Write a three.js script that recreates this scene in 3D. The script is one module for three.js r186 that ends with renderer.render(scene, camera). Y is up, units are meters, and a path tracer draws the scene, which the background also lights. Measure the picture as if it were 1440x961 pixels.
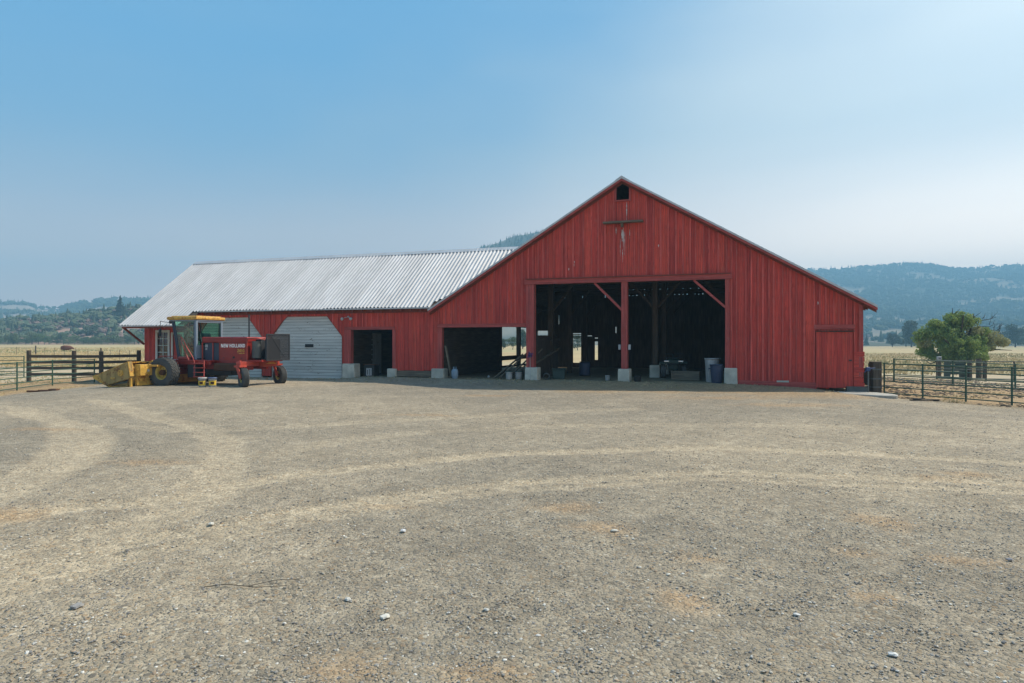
import * as THREE from 'three';
import { RoundedBoxGeometry } from 'three/addons/geometries/RoundedBoxGeometry.js';
import { mergeGeometries } from 'three/addons/utils/BufferGeometryUtils.js';
import { FontLoader } from 'three/addons/loaders/FontLoader.js';
import { TextGeometry } from 'three/addons/geometries/TextGeometry.js';

// ------------------------------------------------------------------ camera, sky, sun, exposure
const EYE = 1.85;
const scene = new THREE.Scene();
const camera = new THREE.PerspectiveCamera(53.18, 1440 / 961, 0.1, 9000);
camera.position.set(0, EYE, 0);
camera.lookAt(0, EYE, -10);
const SUN = new THREE.Vector3(0.577, 0.788, -0.213).normalize();
const sun = new THREE.DirectionalLight(new THREE.Color(1.0, 0.90, 0.74), 4.4);
sun.position.copy(SUN).multiplyScalar(120);
sun.castShadow = true;
sun.shadow.radius = 1.2;
sun.shadow.mapSize.set(4096, 4096);
Object.assign(sun.shadow.camera, { left: -60, right: 60, top: 60, bottom: -60, near: 1, far: 400 });
scene.add(sun, sun.target);
const renderer = new THREE.WebGLRenderer({ antialias: true });
renderer.toneMapping = THREE.LinearToneMapping;
renderer.toneMappingExposure = 1.3;
renderer.shadowMap.enabled = true;
scene.fog = new THREE.FogExp2(new THREE.Color().setRGB(0.37, 0.735, 1.0), 0.00076);

// ------------------------------------------------------------------ numbers
function rng(seed) { let a = seed >>> 0; return () => { a = (a + 0x6d2b79f5) | 0; let t = Math.imul(a ^ (a >>> 15), 1 | a); t = (t + Math.imul(t ^ (t >>> 7), 61 | t)) ^ t; return ((t ^ (t >>> 14)) >>> 0) / 4294967296; }; }
const R = rng(71);
const rr = (a, b) => a + (b - a) * R();
const clamp = (x, a = 0, b = 1) => Math.min(b, Math.max(a, x));
const ss = (a, b, x) => { const t = clamp((x - a) / (b - a)); return t * t * (3 - 2 * t); };
const mix = (a, b, t) => a + (b - a) * t;
const mix3 = (a, b, t) => [mix(a[0], b[0], t), mix(a[1], b[1], t), mix(a[2], b[2], t)];
function hash2(x, y, s) { let h = Math.imul(x, 374761393) ^ Math.imul(y, 668265263) ^ Math.imul(s, 2147483647 - 977); h = Math.imul(h ^ (h >>> 13), 1274126177); return ((h ^ (h >>> 16)) >>> 0) / 4294967296; }
function vnoise(x, y, s = 0, px = 0, py = 0) {           // value noise, optionally periodic
  const x0 = Math.floor(x), y0 = Math.floor(y), fx = x - x0, fy = y - y0;
  const u = fx * fx * (3 - 2 * fx), v = fy * fy * (3 - 2 * fy);
  const w = (a, p) => (p ? ((a % p) + p) % p : a);
  const a = hash2(w(x0, px), w(y0, py), s), b = hash2(w(x0 + 1, px), w(y0, py), s), c = hash2(w(x0, px), w(y0 + 1, py), s), d = hash2(w(x0 + 1, px), w(y0 + 1, py), s);
  return mix(mix(a, b, u), mix(c, d, u), v);
}
function fbm(x, y, s = 0, o = 4) { let f = 0, a = 0.5, n = 0; for (let i = 0; i < o; i++) { f += a * vnoise(x, y, s + i * 17); n += a; a *= 0.5; x *= 2.03; y *= 2.03; } return f / n; }

// the sky: blue above, thick summer smoke low down and to the right
{
  const W = 1024, H = 512, data = new Float32Array(W * H * 4);
  for (let j = 0; j < H; j++) for (let i = 0; i < W; i++) {
    const el = ((j + 0.5) / H - 0.5) * 180, ph = ((i + 0.5) / W - 0.5) * 2 * Math.PI;
    const dx = Math.cos(ph), dz = Math.sin(ph);
    let az = Math.atan2(dx, -dz) * 180 / Math.PI;       // 0 ahead, + to the right
    const ce = Math.cos(el * Math.PI / 180), se = Math.sin(el * Math.PI / 180);
    const cs = dx * ce * SUN.x + se * SUN.y + dz * ce * SUN.z;
    const e = Math.max(el, 0);
    const wob = (fbm(az * 0.05 + 9, e * 0.11, 5, 4) - 0.5);
    const m0 = 0.97 * Math.exp(-Math.pow(e / 13.5, 1.7)) ;
    const edge = az - (e - 15) * 2.1 + 6 + wob * 22;
    const m1 = 0.66 * ss(-24, 30, edge) * (1 - ss(120, 178, az)) * (1 - ss(32, 80, e) * 0.7);
    const m = clamp(1 - (1 - m0) * (1 - m1) + wob * 0.13 + 0.10 * (fbm(az * 0.03 + e * 0.06, e * 0.35 - az * 0.02, 15, 4) - 0.5) * ss(1, 8, e));
    const blue = mix3([0.095, 0.325, 0.60], [0.07, 0.24, 0.50], ss(20, 85, e));
    const side = ss(-16, 50, az) * (1 - ss(110, 180, Math.abs(az)));
    const low = mix3([1.12, 0.78, 0.62], [3.5, 2.8, 2.2], side), high = mix3([0.42, 0.49, 0.52], [0.98, 1.08, 1.10], side), smoke = mix3(low, high, ss(1, 17, e));
    let c = mix3(blue, smoke, m);
    const glow = 0.55 * Math.pow(clamp(cs), 24) + 0.25 * Math.pow(clamp(cs), 5);
    c = [c[0] + glow * 0.95, c[1] + glow * 0.85, c[2] + glow * 0.7];
    if (el < 0) c = [0.36, 0.36, 0.34];
    const k = (j * W + i) * 4;
    data[k] = c[0]; data[k + 1] = c[1]; data[k + 2] = c[2]; data[k + 3] = 1;
  }
  const t = new THREE.DataTexture(data, W, H, THREE.RGBAFormat, THREE.FloatType);
  t.mapping = THREE.EquirectangularReflectionMapping; t.magFilter = THREE.LinearFilter; t.needsUpdate = true;
  scene.background = t; scene.environment = t;
}

// ------------------------------------------------------------------ helpers
const taken = {};
function numbered(name) { const n = taken[name] = (taken[name] ?? -1) + 1; return n ? name + '_' + String(n).padStart(3, '0') : name; }
function tag(o, label, category, group) { o.userData = { label, category }; if (group) o.userData.group = group; return o; }
function thing(name, label, category, pos = [0, 0, 0], turn = 0, group) {
  const o = new THREE.Group(); o.name = numbered(name); o.position.set(...pos); o.rotation.y = turn; scene.add(o); return tag(o, label, category, group);
}
function flat(g) { const n = g.index ? g.toNonIndexed() : g; n.deleteAttribute('uv'); if (!n.attributes.normal) n.computeVertexNormals(); return n; }
function boxUV(g, grain = 1, off = [0, 0]) {
  const p = g.attributes.position, n = g.attributes.normal, uv = new Float32Array(p.count * 2);
  for (let i = 0; i < p.count; i += 3) {
    const N = [0, 0, 0]; for (let k = 0; k < 3; k++) { N[0] += n.getX(i + k); N[1] += n.getY(i + k); N[2] += n.getZ(i + k); }
    const A = N.map(Math.abs); const ax = A[0] > A[1] ? (A[0] > A[2] ? 0 : 2) : (A[1] > A[2] ? 1 : 2);
    let [a, b] = [[2, 1], [0, 2], [0, 1]][ax]; if (a === grain) [a, b] = [b, a];
    for (let k = 0; k < 3; k++) { const q = [p.getX(i + k), p.getY(i + k), p.getZ(i + k)]; uv[(i + k) * 2] = q[a] + off[0]; uv[(i + k) * 2 + 1] = q[b] + off[1]; }
  }
  g.setAttribute('uv', new THREE.BufferAttribute(uv, 2)); return g;
}
function join(gs) { const l = (Array.isArray(gs) ? gs : [gs]).map(flat); return l.length > 1 ? mergeGeometries(l) : l[0]; }
function part(name, gs, mat, parent, grain = 1, off) {
  const g = boxUV(join(gs), grain, off ?? [rr(0, 7), rr(0, 7)]);
  const m = new THREE.Mesh(g, mat); m.name = parent === scene ? numbered(name) : name; parent.add(m); return m;
}
const bx = (x0, x1, y0, y1, z0, z1) => new THREE.BoxGeometry(x1 - x0, y1 - y0, z1 - z0).translate((x0 + x1) / 2, (y0 + y1) / 2, (z0 + z1) / 2);
const rb = (x0, x1, y0, y1, z0, z1, r = 0.02, sg = 2) => new RoundedBoxGeometry(x1 - x0, y1 - y0, z1 - z0, sg, r).translate((x0 + x1) / 2, (y0 + y1) / 2, (z0 + z1) / 2);
function bar(a, b, w, h = w, up = [0, 1, 0]) {           // square bar from a to b
  const A = new THREE.Vector3(...a), B = new THREE.Vector3(...b), d = B.clone().sub(A), L = d.length(); d.normalize();
  let u = new THREE.Vector3(...up); if (Math.abs(u.dot(d)) > 0.98) u.set(1, 0, 0);
  const s = new THREE.Vector3().crossVectors(u, d).normalize(); u = new THREE.Vector3().crossVectors(d, s);
  const m = new THREE.Matrix4().makeBasis(s, u, d).setPosition(A.add(B).multiplyScalar(0.5));
  return new THREE.BoxGeometry(w, h, L).applyMatrix4(m);
}
function rod(a, b, r, r2 = r, n = 8) {
  const A = new THREE.Vector3(...a), B = new THREE.Vector3(...b), d = B.clone().sub(A), L = d.length();
  const g = new THREE.CylinderGeometry(r2, r, L, n);
  return g.applyQuaternion(new THREE.Quaternion().setFromUnitVectors(new THREE.Vector3(0, 1, 0), d.normalize())).translate(...A.add(B).multiplyScalar(0.5).toArray());
}
const tube = (pts, r, n = 6, seg = 24) => new THREE.TubeGeometry(new THREE.CatmullRomCurve3(pts.map((p) => new THREE.Vector3(...p)), false, 'centripetal'), seg, r, n);
function prism(poly, z0, z1) {                            // polygon [x, y] pushed from z0 to z1
  const s = new THREE.Shape(poly.map((p) => new THREE.Vector2(...p)));
  return new THREE.ExtrudeGeometry(s, { depth: z1 - z0, bevelEnabled: false }).translate(0, 0, z0);
}
const lathe = (pts, n = 24) => new THREE.LatheGeometry(pts.map((p) => new THREE.Vector2(...p)), n);
function quadGeo(rows) {                                  // rows of points -> smooth sheet
  const m = rows.length, n = rows[0].length, pos = new Float32Array(m * n * 3), idx = [];
  rows.forEach((r, j) => r.forEach((p, i) => pos.set(p, (j * n + i) * 3)));
  for (let j = 0; j < m - 1; j++) for (let i = 0; i < n - 1; i++) { const a = j * n + i; idx.push(a, a + 1, a + n, a + 1, a + n + 1, a + n); }
  const g = new THREE.BufferGeometry(); g.setAttribute('position', new THREE.BufferAttribute(pos, 3)); g.setIndex(idx); g.computeVertexNormals(); return g;
}
function hexa(c) {                                        // 8 corners: front 4 (ccw), back 4
  const f = [[0, 1, 2, 3], [5, 4, 7, 6], [4, 0, 3, 7], [1, 5, 6, 2], [3, 2, 6, 7], [4, 5, 1, 0]], pos = [];
  for (const [a, b, d, e] of f) for (const k of [a, b, d, a, d, e]) pos.push(...c[k]);
  const g = new THREE.BufferGeometry(); g.setAttribute('position', new THREE.BufferAttribute(new Float32Array(pos), 3)); g.computeVertexNormals(); return g;
}

// ------------------------------------------------------------------ textures
function tex(W, H, fn, srgb = true, rep = [1, 1]) {
  const d = new Uint8Array(W * H * 4);
  for (let j = 0; j < H; j++) for (let i = 0; i < W; i++) { const c = fn(i, j), k = (j * W + i) * 4; d[k] = clamp(c[0]) * 255; d[k + 1] = clamp(c[1]) * 255; d[k + 2] = clamp(c[2]) * 255; d[k + 3] = 255; }
  const t = new THREE.DataTexture(d, W, H); t.wrapS = t.wrapT = THREE.RepeatWrapping; t.magFilter = THREE.LinearFilter; t.minFilter = THREE.LinearMipmapLinearFilter; t.generateMipmaps = true;
  if (srgb) t.colorSpace = THREE.SRGBColorSpace; t.repeat.set(...rep); t.needsUpdate = true; return t;
}
const g3 = (v) => [v, v, v];
// painted boards: paint with streaks worn through to grey wood; one tile is 1.6 m x 3.2 m
const paintTex = tex(512, 1024, (i, j) => {
  const st = vnoise(i / 5, j / 256, 3, 103, 4) * 0.42 + vnoise(i / 1.8, j / 64, 4, 285, 16) * 0.34 + vnoise(i / 40, j / 256, 5, 13, 4) * 0.24;
  const wear = vnoise(i / 3, j / 32, 6, 171, 32) * 0.5 + vnoise(i / 26, j / 64, 7, 20, 16) * 0.5, crack = vnoise(i / 1.5, j / 128, 8, 341, 8), spot = vnoise(i / 2.5, j / 5, 9, 205, 205);
  let v = 0.80 + 0.42 * (st - 0.5); if (crack > 0.9) v *= 0.62; if (spot > 0.93) v *= 0.78;
  return mix3(g3(v), [v * 0.92, v * 1.28, v * 1.30], ss(0.62, 0.84, wear) * 0.6);
}, true, [1 / 1.6, 1 / 3.2]);
const woodTex = tex(512, 1024, (i, j) => {
  const q = vnoise(i / 40, j / 200, 11, 13, 5) * 3;
  const st = vnoise(i / 4 + q, j / 200, 12, 0, 5) * 0.5 + vnoise(i / 1.6, j / 80, 13, 320, 13) * 0.35 + vnoise(i / 60, j / 200, 14, 9, 5) * 0.3;
  return g3(0.55 + 0.55 * (st - 0.3));
}, true, [1 / 1.2, 1 / 2.4]);
const dirtTex = tex(512, 512, (i, j) => {
  const a = fbm(i / 64, j / 64, 21, 5) * 0.6 + vnoise(i / 128, j / 128, 22, 4, 4) * 0.4; const s = vnoise(i / 3, j / 3, 23, 171, 171);
  return g3(0.72 + 0.34 * (a - 0.35) + (s > 0.93 ? -0.2 : 0) + 0.06 * (s - 0.5));
}, true, [0.5, 0.5]);
const sidingTex = tex(512, 512, (i, j) => {
  const a = vnoise(i / 4, j / 128, 31, 128, 4) * 0.6 + vnoise(i / 16, j / 128, 32, 32, 4) * 0.4; const chip = vnoise(i / 4, j / 12, 33, 128, 43) * 0.6 + vnoise(i / 40, j / 64, 34, 13, 8) * 0.5;
  const v = 0.86 + 0.16 * (a - 0.5); return mix3(g3(v), [0.46, 0.42, 0.36], ss(0.84, 0.96, chip) * 0.75);
}, true, [0.4, 0.4]);
const tinTex = tex(512, 512, (i, j) => {
  const a = vnoise(i / 6, j / 120, 41, 86, 5) * 0.4 + vnoise(i / 40, j / 60, 42, 13, 9) * 0.6; const sp = vnoise(i / 3, j / 5, 43, 171, 103);
  const v = 0.82 + 0.09 * (a - 0.5) + 0.05 * (sp - 0.5); return [v, v, v * 1.01];
}, true, [0.3, 0.3]);
const rustyTex = tex(512, 512, (i, j) => {
  const a = vnoise(i / 64, j / 64, 61, 8, 8) * 0.45 + vnoise(i / 16, j / 16, 62, 32, 32) * 0.3 + vnoise(i / 5, j / 5, 63, 103, 103) * 0.25, sc = vnoise(i / 60, j / 2, 64, 9, 256), d = vnoise(i / 32, j / 128, 65, 16, 4);
  const v = 0.86 + 0.2 * (d - 0.5) + 0.12 * (a - 0.5); let c = mix3([v, v, v], [0.60, 0.42, 0.36], ss(0.60, 0.74, a) * 0.8); if (sc > 0.955) c = c.map((q) => q * 0.75); return c;
}, true, [0.7, 0.7]);
// gravel: one tile is 2.6 m
function stoneField(S, n, rmin, rmax, seed) {
  const h = new Float32Array(S * S), id = new Float32Array(S * S), q = rng(seed);
  for (let k = 0; k < n; k++) {
    const cx = q() * S, cy = q() * S, r = rmin + (rmax - rmin) * Math.pow(q(), 3), asp = 0.6 + 0.4 * q(), an = q() * 3.14, top = 0.35 + 0.65 * (r / rmax), c = 0.02 + 0.98 * q(), ca = Math.cos(an), sa = Math.sin(an);
    for (let y = Math.floor(cy - r); y <= cy + r; y++) for (let x = Math.floor(cx - r); x <= cx + r; x++) {
      const u = ((x - cx) * ca + (y - cy) * sa) / r, v = (-(x - cx) * sa + (y - cy) * ca) / (r * asp), d = Math.max(Math.abs(u) * 0.9, Math.abs(v) * 0.9, Math.hypot(u, v)); if (d >= 1) continue;
      const z = top * Math.min(1, 1.6 * Math.sqrt(1 - d * d)), at = (((y % S) + S) % S) * S + ((x % S) + S) % S; if (z > h[at]) { h[at] = z; id[at] = c; }
    }
  }
  return { h, id };
}
const SG = 1024, st1 = stoneField(SG, 26000, 1.2, 9, 5);
const gravelTex = tex(SG, SG, (i, j) => {
  const k = j * SG + i, dust = 0.62 + 0.18 * (vnoise(i / 4, j / 4, 51, 256, 256) - 0.5) + 0.16 * (vnoise(i / 34, j / 34, 52, 30, 30) - 0.5) + 0.12 * (vnoise(i / 1.4, j / 1.4, 54, 731, 731) - 0.5);
  const c = st1.id[k], f = Math.min(1, st1.h[k] * 1.5) * (0.35 + 0.65 * vnoise(i / 90, j / 90, 53, 11, 11));
  const t = c < 0.14 ? [0.44, 0.43, 0.41] : c < 0.42 ? [0.58, 0.56, 0.52] : c < 0.8 ? [0.70, 0.66, 0.59] : c < 0.93 ? [0.64, 0.56, 0.46] : [0.84, 0.82, 0.77];
  return mix3([dust * 1.09, dust * 1.04, dust * 0.95], t, f * (c > 0 ? 0.9 : 0));
}, true, [1 / 2.6, 1 / 2.6]);
const gravelBump = tex(SG, SG, (i, j) => g3(0.15 + 0.6 * st1.h[j * SG + i] + 0.2 * vnoise(i / 3, j / 3, 55, 341, 341)), false, [1 / 2.6, 1 / 2.6]);

// ------------------------------------------------------------------ materials
const lin = (r, g, b) => new THREE.Color().setRGB(r, g, b);
const std = (c, o = {}) => new THREE.MeshStandardMaterial({ color: lin(...c), roughness: 0.85, side: THREE.DoubleSide, ...o });
const RED = [0.71, 0.079, 0.055];
const redVar = [1, 0.9, 1.1, 0.82, 1.0, 0.95].map((k, i) => std([RED[0] * k * 1.25, RED[1] * k * (1.2 + 0.06 * (i % 3)), RED[2] * k * (1.2 + 0.06 * (i % 2))], { map: paintTex, roughness: 0.8, bumpMap: paintTex, bumpScale: 0.004 }));
const battenVar = [1, 1.15, 0.9].map((k) => std([0.88 * k, 0.135 * k, 0.105 * k], { map: paintTex, roughness: 0.8, bumpMap: paintTex, bumpScale: 0.003 }));
const M = {
  redTrim: std([0.66, 0.115, 0.095], { map: paintTex, roughness: 0.78, bumpMap: paintTex, bumpScale: 0.004 }),
  redDull: std([0.34, 0.085, 0.055], { map: paintTex, roughness: 0.85 }),
  oldWood: std([0.16, 0.115, 0.08], { map: woodTex, roughness: 0.95, bumpMap: woodTex, bumpScale: 0.006 }),
  inWood: std([0.17, 0.125, 0.09], { map: woodTex, roughness: 0.95 }),
  postWood: std([0.18, 0.14, 0.105], { map: woodTex, roughness: 0.95, bumpMap: woodTex, bumpScale: 0.01 }),
  plank: std([0.34, 0.27, 0.19], { map: woodTex, roughness: 0.9, bumpMap: woodTex, bumpScale: 0.004 }),
  concrete: std([0.92, 0.88, 0.74], { map: dirtTex, roughness: 0.95, bumpMap: dirtTex, bumpScale: 0.01 }),
  slab: std([0.60, 0.57, 0.50], { map: dirtTex, roughness: 0.95, bumpMap: dirtTex, bumpScale: 0.008 }),
  siding: [1, 0.93, 1.05].map((k) => std([0.80 * k, 0.80 * k, 0.74 * k], { map: sidingTex, roughness: 0.8, bumpMap: sidingTex, bumpScale: 0.003 })),
  white: std([0.74, 0.73, 0.68], { map: sidingTex, roughness: 0.6 }),
  tin: [1, 0.94, 1.04].map((k) => std([0.74 * k, 0.73 * k, 0.715 * k], { map: tinTex, roughness: 0.55, metalness: 0.1 })),
  tinEdge: std([0.80, 0.80, 0.78], { map: tinTex, roughness: 0.5, metalness: 0.25 }),
  black: std([0.02, 0.02, 0.02], { roughness: 0.7 }),
  darkSteel: std([0.045, 0.045, 0.05], { roughness: 0.6, metalness: 0.3 }),
  rubber: std([0.13, 0.128, 0.122], { roughness: 0.92, map: dirtTex }),
  machRed: std([0.50, 0.034, 0.024], { roughness: 0.42, map: dirtTex }),
  machRed2: std([0.74, 0.105, 0.07], { roughness: 0.5, map: dirtTex }),
  machYel: std([0.80, 0.47, 0.085], { roughness: 0.55, map: rustyTex }),
  hdrTan: std([0.52, 0.35, 0.12], { roughness: 0.8, map: rustyTex }),
  rimYel: std([0.88, 0.66, 0.15], { roughness: 0.6, map: dirtTex }),
  rust: std([0.16, 0.07, 0.035], { roughness: 0.95, map: dirtTex }),
  navy: std([0.030, 0.045, 0.075], { roughness: 0.45 }),
  greyBlue: std([0.20, 0.25, 0.31], { roughness: 0.5 }),
  muffler: std([0.20, 0.21, 0.20], { roughness: 0.7, metalness: 0.3, map: dirtTex }),
  green: std([0.030, 0.085, 0.055], { roughness: 0.5 }),
  gunGreen: std([0.03, 0.055, 0.045], { roughness: 0.6 }),
  glass: new THREE.MeshPhysicalMaterial({ color: lin(0.72, 0.90, 0.82), roughness: 0.03, transmission: 1, thickness: 0, ior: 1.5, side: THREE.DoubleSide }),
  pane: new THREE.MeshPhysicalMaterial({ color: lin(0.9, 0.95, 0.95), roughness: 0.04, transmission: 1, thickness: 0, ior: 1.5, side: THREE.DoubleSide }),
  bark: std([0.10, 0.075, 0.055], { roughness: 1, map: woodTex }),
  plasticWhite: std([0.70, 0.71, 0.70], { roughness: 0.5, map: dirtTex }),
  plasticYel: std([0.75, 0.50, 0.05], { roughness: 0.5 }),
  plasticBlue: std([0.045, 0.06, 0.11], { roughness: 0.55 }),
  paleBlue: std([0.42, 0.55, 0.68], { roughness: 0.45, map: dirtTex }),
};

// ------------------------------------------------------------------ the lie of the land
const BT = -18.8 * Math.PI / 180, BC = Math.cos(BT), BS = Math.sin(BT), BP = [4.71, -29];   // the barn: its front runs along local x, its depth along local -z
const toBarn = (x, z) => { const dx = x - BP[0], dz = z - BP[1]; return [dx * BC - dz * BS, dx * BS + dz * BC]; };
const fromBarn = (s, z) => [BP[0] + s * BC + z * BS, BP[1] - s * BS + z * BC];
function land(x, z) {
  let h = -0.25 * ss(11, 14.5, x) * ss(-8, -20, z) - 0.6 * ss(16, 34, x) * ss(-14, -30, z) - 0.35 * ss(15, 22, -x) * ss(-14, -26, z);
  h += 0.9 * ss(-60, -190, z) * ss(10, -40, x);
  const [s, q] = toBarn(x, z);
  const pad = 0.14 * ss(-14.5, -12, s) * (1 - ss(3, 8.6, s)) * ss(1.5, 0.1, q) * ss(-24, -18, q);
  const outIn = ss(-27, -26, s) * (1 - ss(9, 10, s)) * ss(1, 0, q) * ss(-18, -15, q);
  h += pad + 0.02 * outIn;
  h += 0.05 * (fbm(x * 0.16 + 40, z * 0.16, 61, 3) - 0.5);
  return h;
}
const at = (px, py, Z) => [(px - 720) / 960 * Z, EYE + (481 - py) * Z / 960, -Z];

// wheel tracks over the yard (ground points in metres), each with half width and strength
const tracks = [];
{
  const g = (px, py) => { const Z = EYE * 960 / (py - 481); return [(px - 720) / 960 * Z, -Z]; };
  const T = (w, k, pts) => { const c = new THREE.CatmullRomCurve3(pts.map(([a, b]) => { const [x, z] = g(a, b); return new THREE.Vector3(x, 0, z); }), false, 'centripetal'); const l = c.getPoints(90).map((p) => [p.x, p.z]); tracks.push({ w, k, l, bb: [Math.min(...l.map((p) => p[0])) - 1, Math.max(...l.map((p) => p[0])) + 1, Math.min(...l.map((p) => p[1])) - 1, Math.max(...l.map((p) => p[1])) + 1] }); };
  T(0.24, 1.0, [[1500, 657], [1320, 645], [1120, 635], [1000, 630], [820, 636], [720, 638], [570, 652], [430, 667], [340, 682], [220, 706], [100, 716], [-40, 742]]);
  T(0.20, 1.0, [[1500, 688], [1320, 677], [1120, 670], [1020, 665], [930, 668], [820, 675], [720, 680], [600, 694], [500, 709], [425, 721], [350, 735], [280, 748], [200, 761], [75, 796], [-30, 830]]);
  T(0.14, 0.8, [[1500, 700], [1320, 688], [1120, 680], [1020, 674], [930, 677], [820, 685], [720, 690], [600, 705], [500, 722], [425, 735], [350, 750], [280, 764], [200, 780], [75, 818], [-30, 856]]);
  T(0.30, 0.9, [[-40, 570], [20, 574], [60, 584], [90, 600], [98, 616], [90, 634], [62, 654], [22, 672], [-30, 690]]);
  T(0.30, 1.0, [[20, 580], [60, 588], [115, 600], [136, 618], [130, 636], [108, 652], [64, 672], [-20, 708]]);
  T(0.34, 0.8, [[140, 564], [180, 574], [220, 588], [275, 600], [306, 616], [320, 634], [318, 655], [300, 676], [280, 704], [240, 726], [190, 742], [100, 768], [-30, 808]]);
  T(0.3, 0.5, [[900, 575], [740, 582], [560, 592], [420, 600], [300, 606], [180, 600]]);
  T(0.3, 0.45, [[1480, 620], [1300, 606], [1100, 600], [900, 598], [700, 603], [500, 618], [380, 640]]);
}
function trackAt(x, z) {
  let best = 0;
  for (const t of tracks) {
    if (x < t.bb[0] || x > t.bb[1] || z < t.bb[2] || z > t.bb[3]) continue;
    let d = 1e9; for (let i = 0; i < t.l.length - 1; i++) { const [ax, az] = t.l[i], [bx2, bz] = t.l[i + 1], ux = bx2 - ax, uz = bz - az, L = ux * ux + uz * uz, q = clamp(((x - ax) * ux + (z - az) * uz) / L), e = Math.hypot(x - ax - q * ux, z - az - q * uz); if (e < d) d = e; }
    const edge = t.w * (0.70 + 0.5 * vnoise(x * 2.3, z * 2.3, 77) + 0.3 * vnoise(x * 7, z * 7, 78));
    best = Math.max(best, t.k * (1 - ss(edge * 0.7, edge * 1.15, d)) * (0.72 + 0.4 * fbm(x * 1.1, z * 1.1, 79, 3)));
  }
  return best;
}
// orange earth and straw patches: ground points, radii
const patches = [[205, 651, .9, .35], [8, 726, .7, .5], [590, 584, 1.3, .5], [680, 557, 1.6, .5], [1240, 735, .42, .35], [1262, 748, .3, .2], [990, 787, .4, .22], [1350, 789, .42, .2], [1365, 672, 1.0, .45], [800, 715, .6, .35], [850, 745, .45, .3], [960, 845, .3, .3], [1205, 780, .4, .25], [475, 942, .35, .25], [955, 852, .3, .2], [690, 945, .35, .2], [1020, 560, 3.2, 1.0], [1120, 570, 2.6, .9], [1230, 840, .35, .2], [60, 604, 1.3, .4], [560, 712, .5, .3]].map(([px, py, a, b]) => { const Z = EYE * 960 / (py - 481); return [(px - 720) / 960 * Z, -Z, a, b]; });
function patchAt(x, z) { let v = 0; for (const [px, pz, a, b] of patches) { const d = Math.hypot((x - px) / a, (z - pz) / b); if (d < 2) v = Math.max(v, 1 - ss(0.1, 0.95, d + 1.5 * (fbm(x * 4.1, z * 4.1, 81, 4) - 0.5))); } return v; }
// how much of a place is yard gravel rather than dry earth or straw
function gravelAt(x, z) {
  const n = (fbm(x * 0.5, z * 0.5, 85, 4) - 0.5) * 3;
  const right = 1 - ss(-0.5, 0.8, (x - 13.4) * 0.9 + (z + 26) * -0.44 + n * 0.5);         // along the pipe gate
  const left = 1 - ss(-0.8, 0.8, (-x - 20.0) + n * 0.5);
  const back = 1 - ss(-0.6, 0.6, -z - 36 + n * 0.3);
  return clamp(Math.min(right, left, back));
}
function groundColor(x, z) {
  const big = fbm(x * 0.22, z * 0.22, 91, 4), mid = fbm(x * 1.3, z * 1.3, 92, 4);
  let c = mix3([0.66, 0.645, 0.615], [0.84, 0.80, 0.735], clamp((big - 0.34) * 2.4)); c = c.map((v) => v * (0.80 + 0.40 * mid));
  const t = trackAt(x, z); c = mix3(c, [1.10, 1.03, 0.92], t * (0.55 + 0.5 * mid));
  const p = patchAt(x, z); c = mix3(c, [0.96, 0.70, 0.45], p * 0.5);
  const [s, q] = toBarn(x, z), n = (fbm(x * 0.9, z * 0.9, 95, 3) - 0.5);
  const apron = ss(5.2, 2.4, q + n * 3) * ss(-0.3, 0.4, q) * ss(-7, -2, s) * (1 - ss(8, 10, s)); c = mix3(c, [0.92, 0.68, 0.42], apron * 0.6);
  const g = gravelAt(x, z); c = mix3(mix3([0.98, 0.74, 0.48], [0.80, 0.66, 0.48], clamp(mid * 2 - 0.5)), c, g);
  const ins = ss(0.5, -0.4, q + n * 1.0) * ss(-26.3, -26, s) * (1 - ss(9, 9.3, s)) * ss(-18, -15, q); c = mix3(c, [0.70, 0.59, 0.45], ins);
  return c;
}

// the yard
{
  const x0 = -27, x1 = 25, z0 = 5, z1 = -47, d = 0.14, nx = Math.round((x1 - x0) / d), nz = Math.round((z0 - z1) / d);
  const pos = new Float32Array((nx + 1) * (nz + 1) * 3), col = new Float32Array(pos.length), uv = new Float32Array((nx + 1) * (nz + 1) * 2), idx = [];
  for (let j = 0; j <= nz; j++) for (let i = 0; i <= nx; i++) {
    const k = j * (nx + 1) + i, x = x0 + i * d, z = z0 - j * d;
    const y = land(x, z) - 0.022 * trackAt(x, z) + 0.024 * (fbm(x * 1.7, z * 1.7, 66, 4) - 0.5) + 0.014 * (vnoise(x * 6, z * 6, 67) - 0.5);
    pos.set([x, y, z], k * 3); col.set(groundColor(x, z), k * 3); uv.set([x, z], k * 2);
    if (i < nx && j < nz) idx.push(k, k + 1, k + nx + 1, k + 1, k + nx + 2, k + nx + 1);
  }
  const g = new THREE.BufferGeometry(); g.setAttribute('position', new THREE.BufferAttribute(pos, 3)); g.setAttribute('color', new THREE.BufferAttribute(col, 3)); g.setAttribute('uv', new THREE.BufferAttribute(uv, 2)); g.setIndex(idx); g.computeVertexNormals();
  const m = new THREE.Mesh(g, std([0.93, 0.89, 0.825], { map: gravelTex, vertexColors: true, roughness: 0.97, bumpMap: gravelBump, bumpScale: 0.014 }));
  m.name = 'gravel_yard'; m.userData = { kind: 'structure', label: 'wide grey gravel yard with pale wheel tracks' }; scene.add(m);
}
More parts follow.
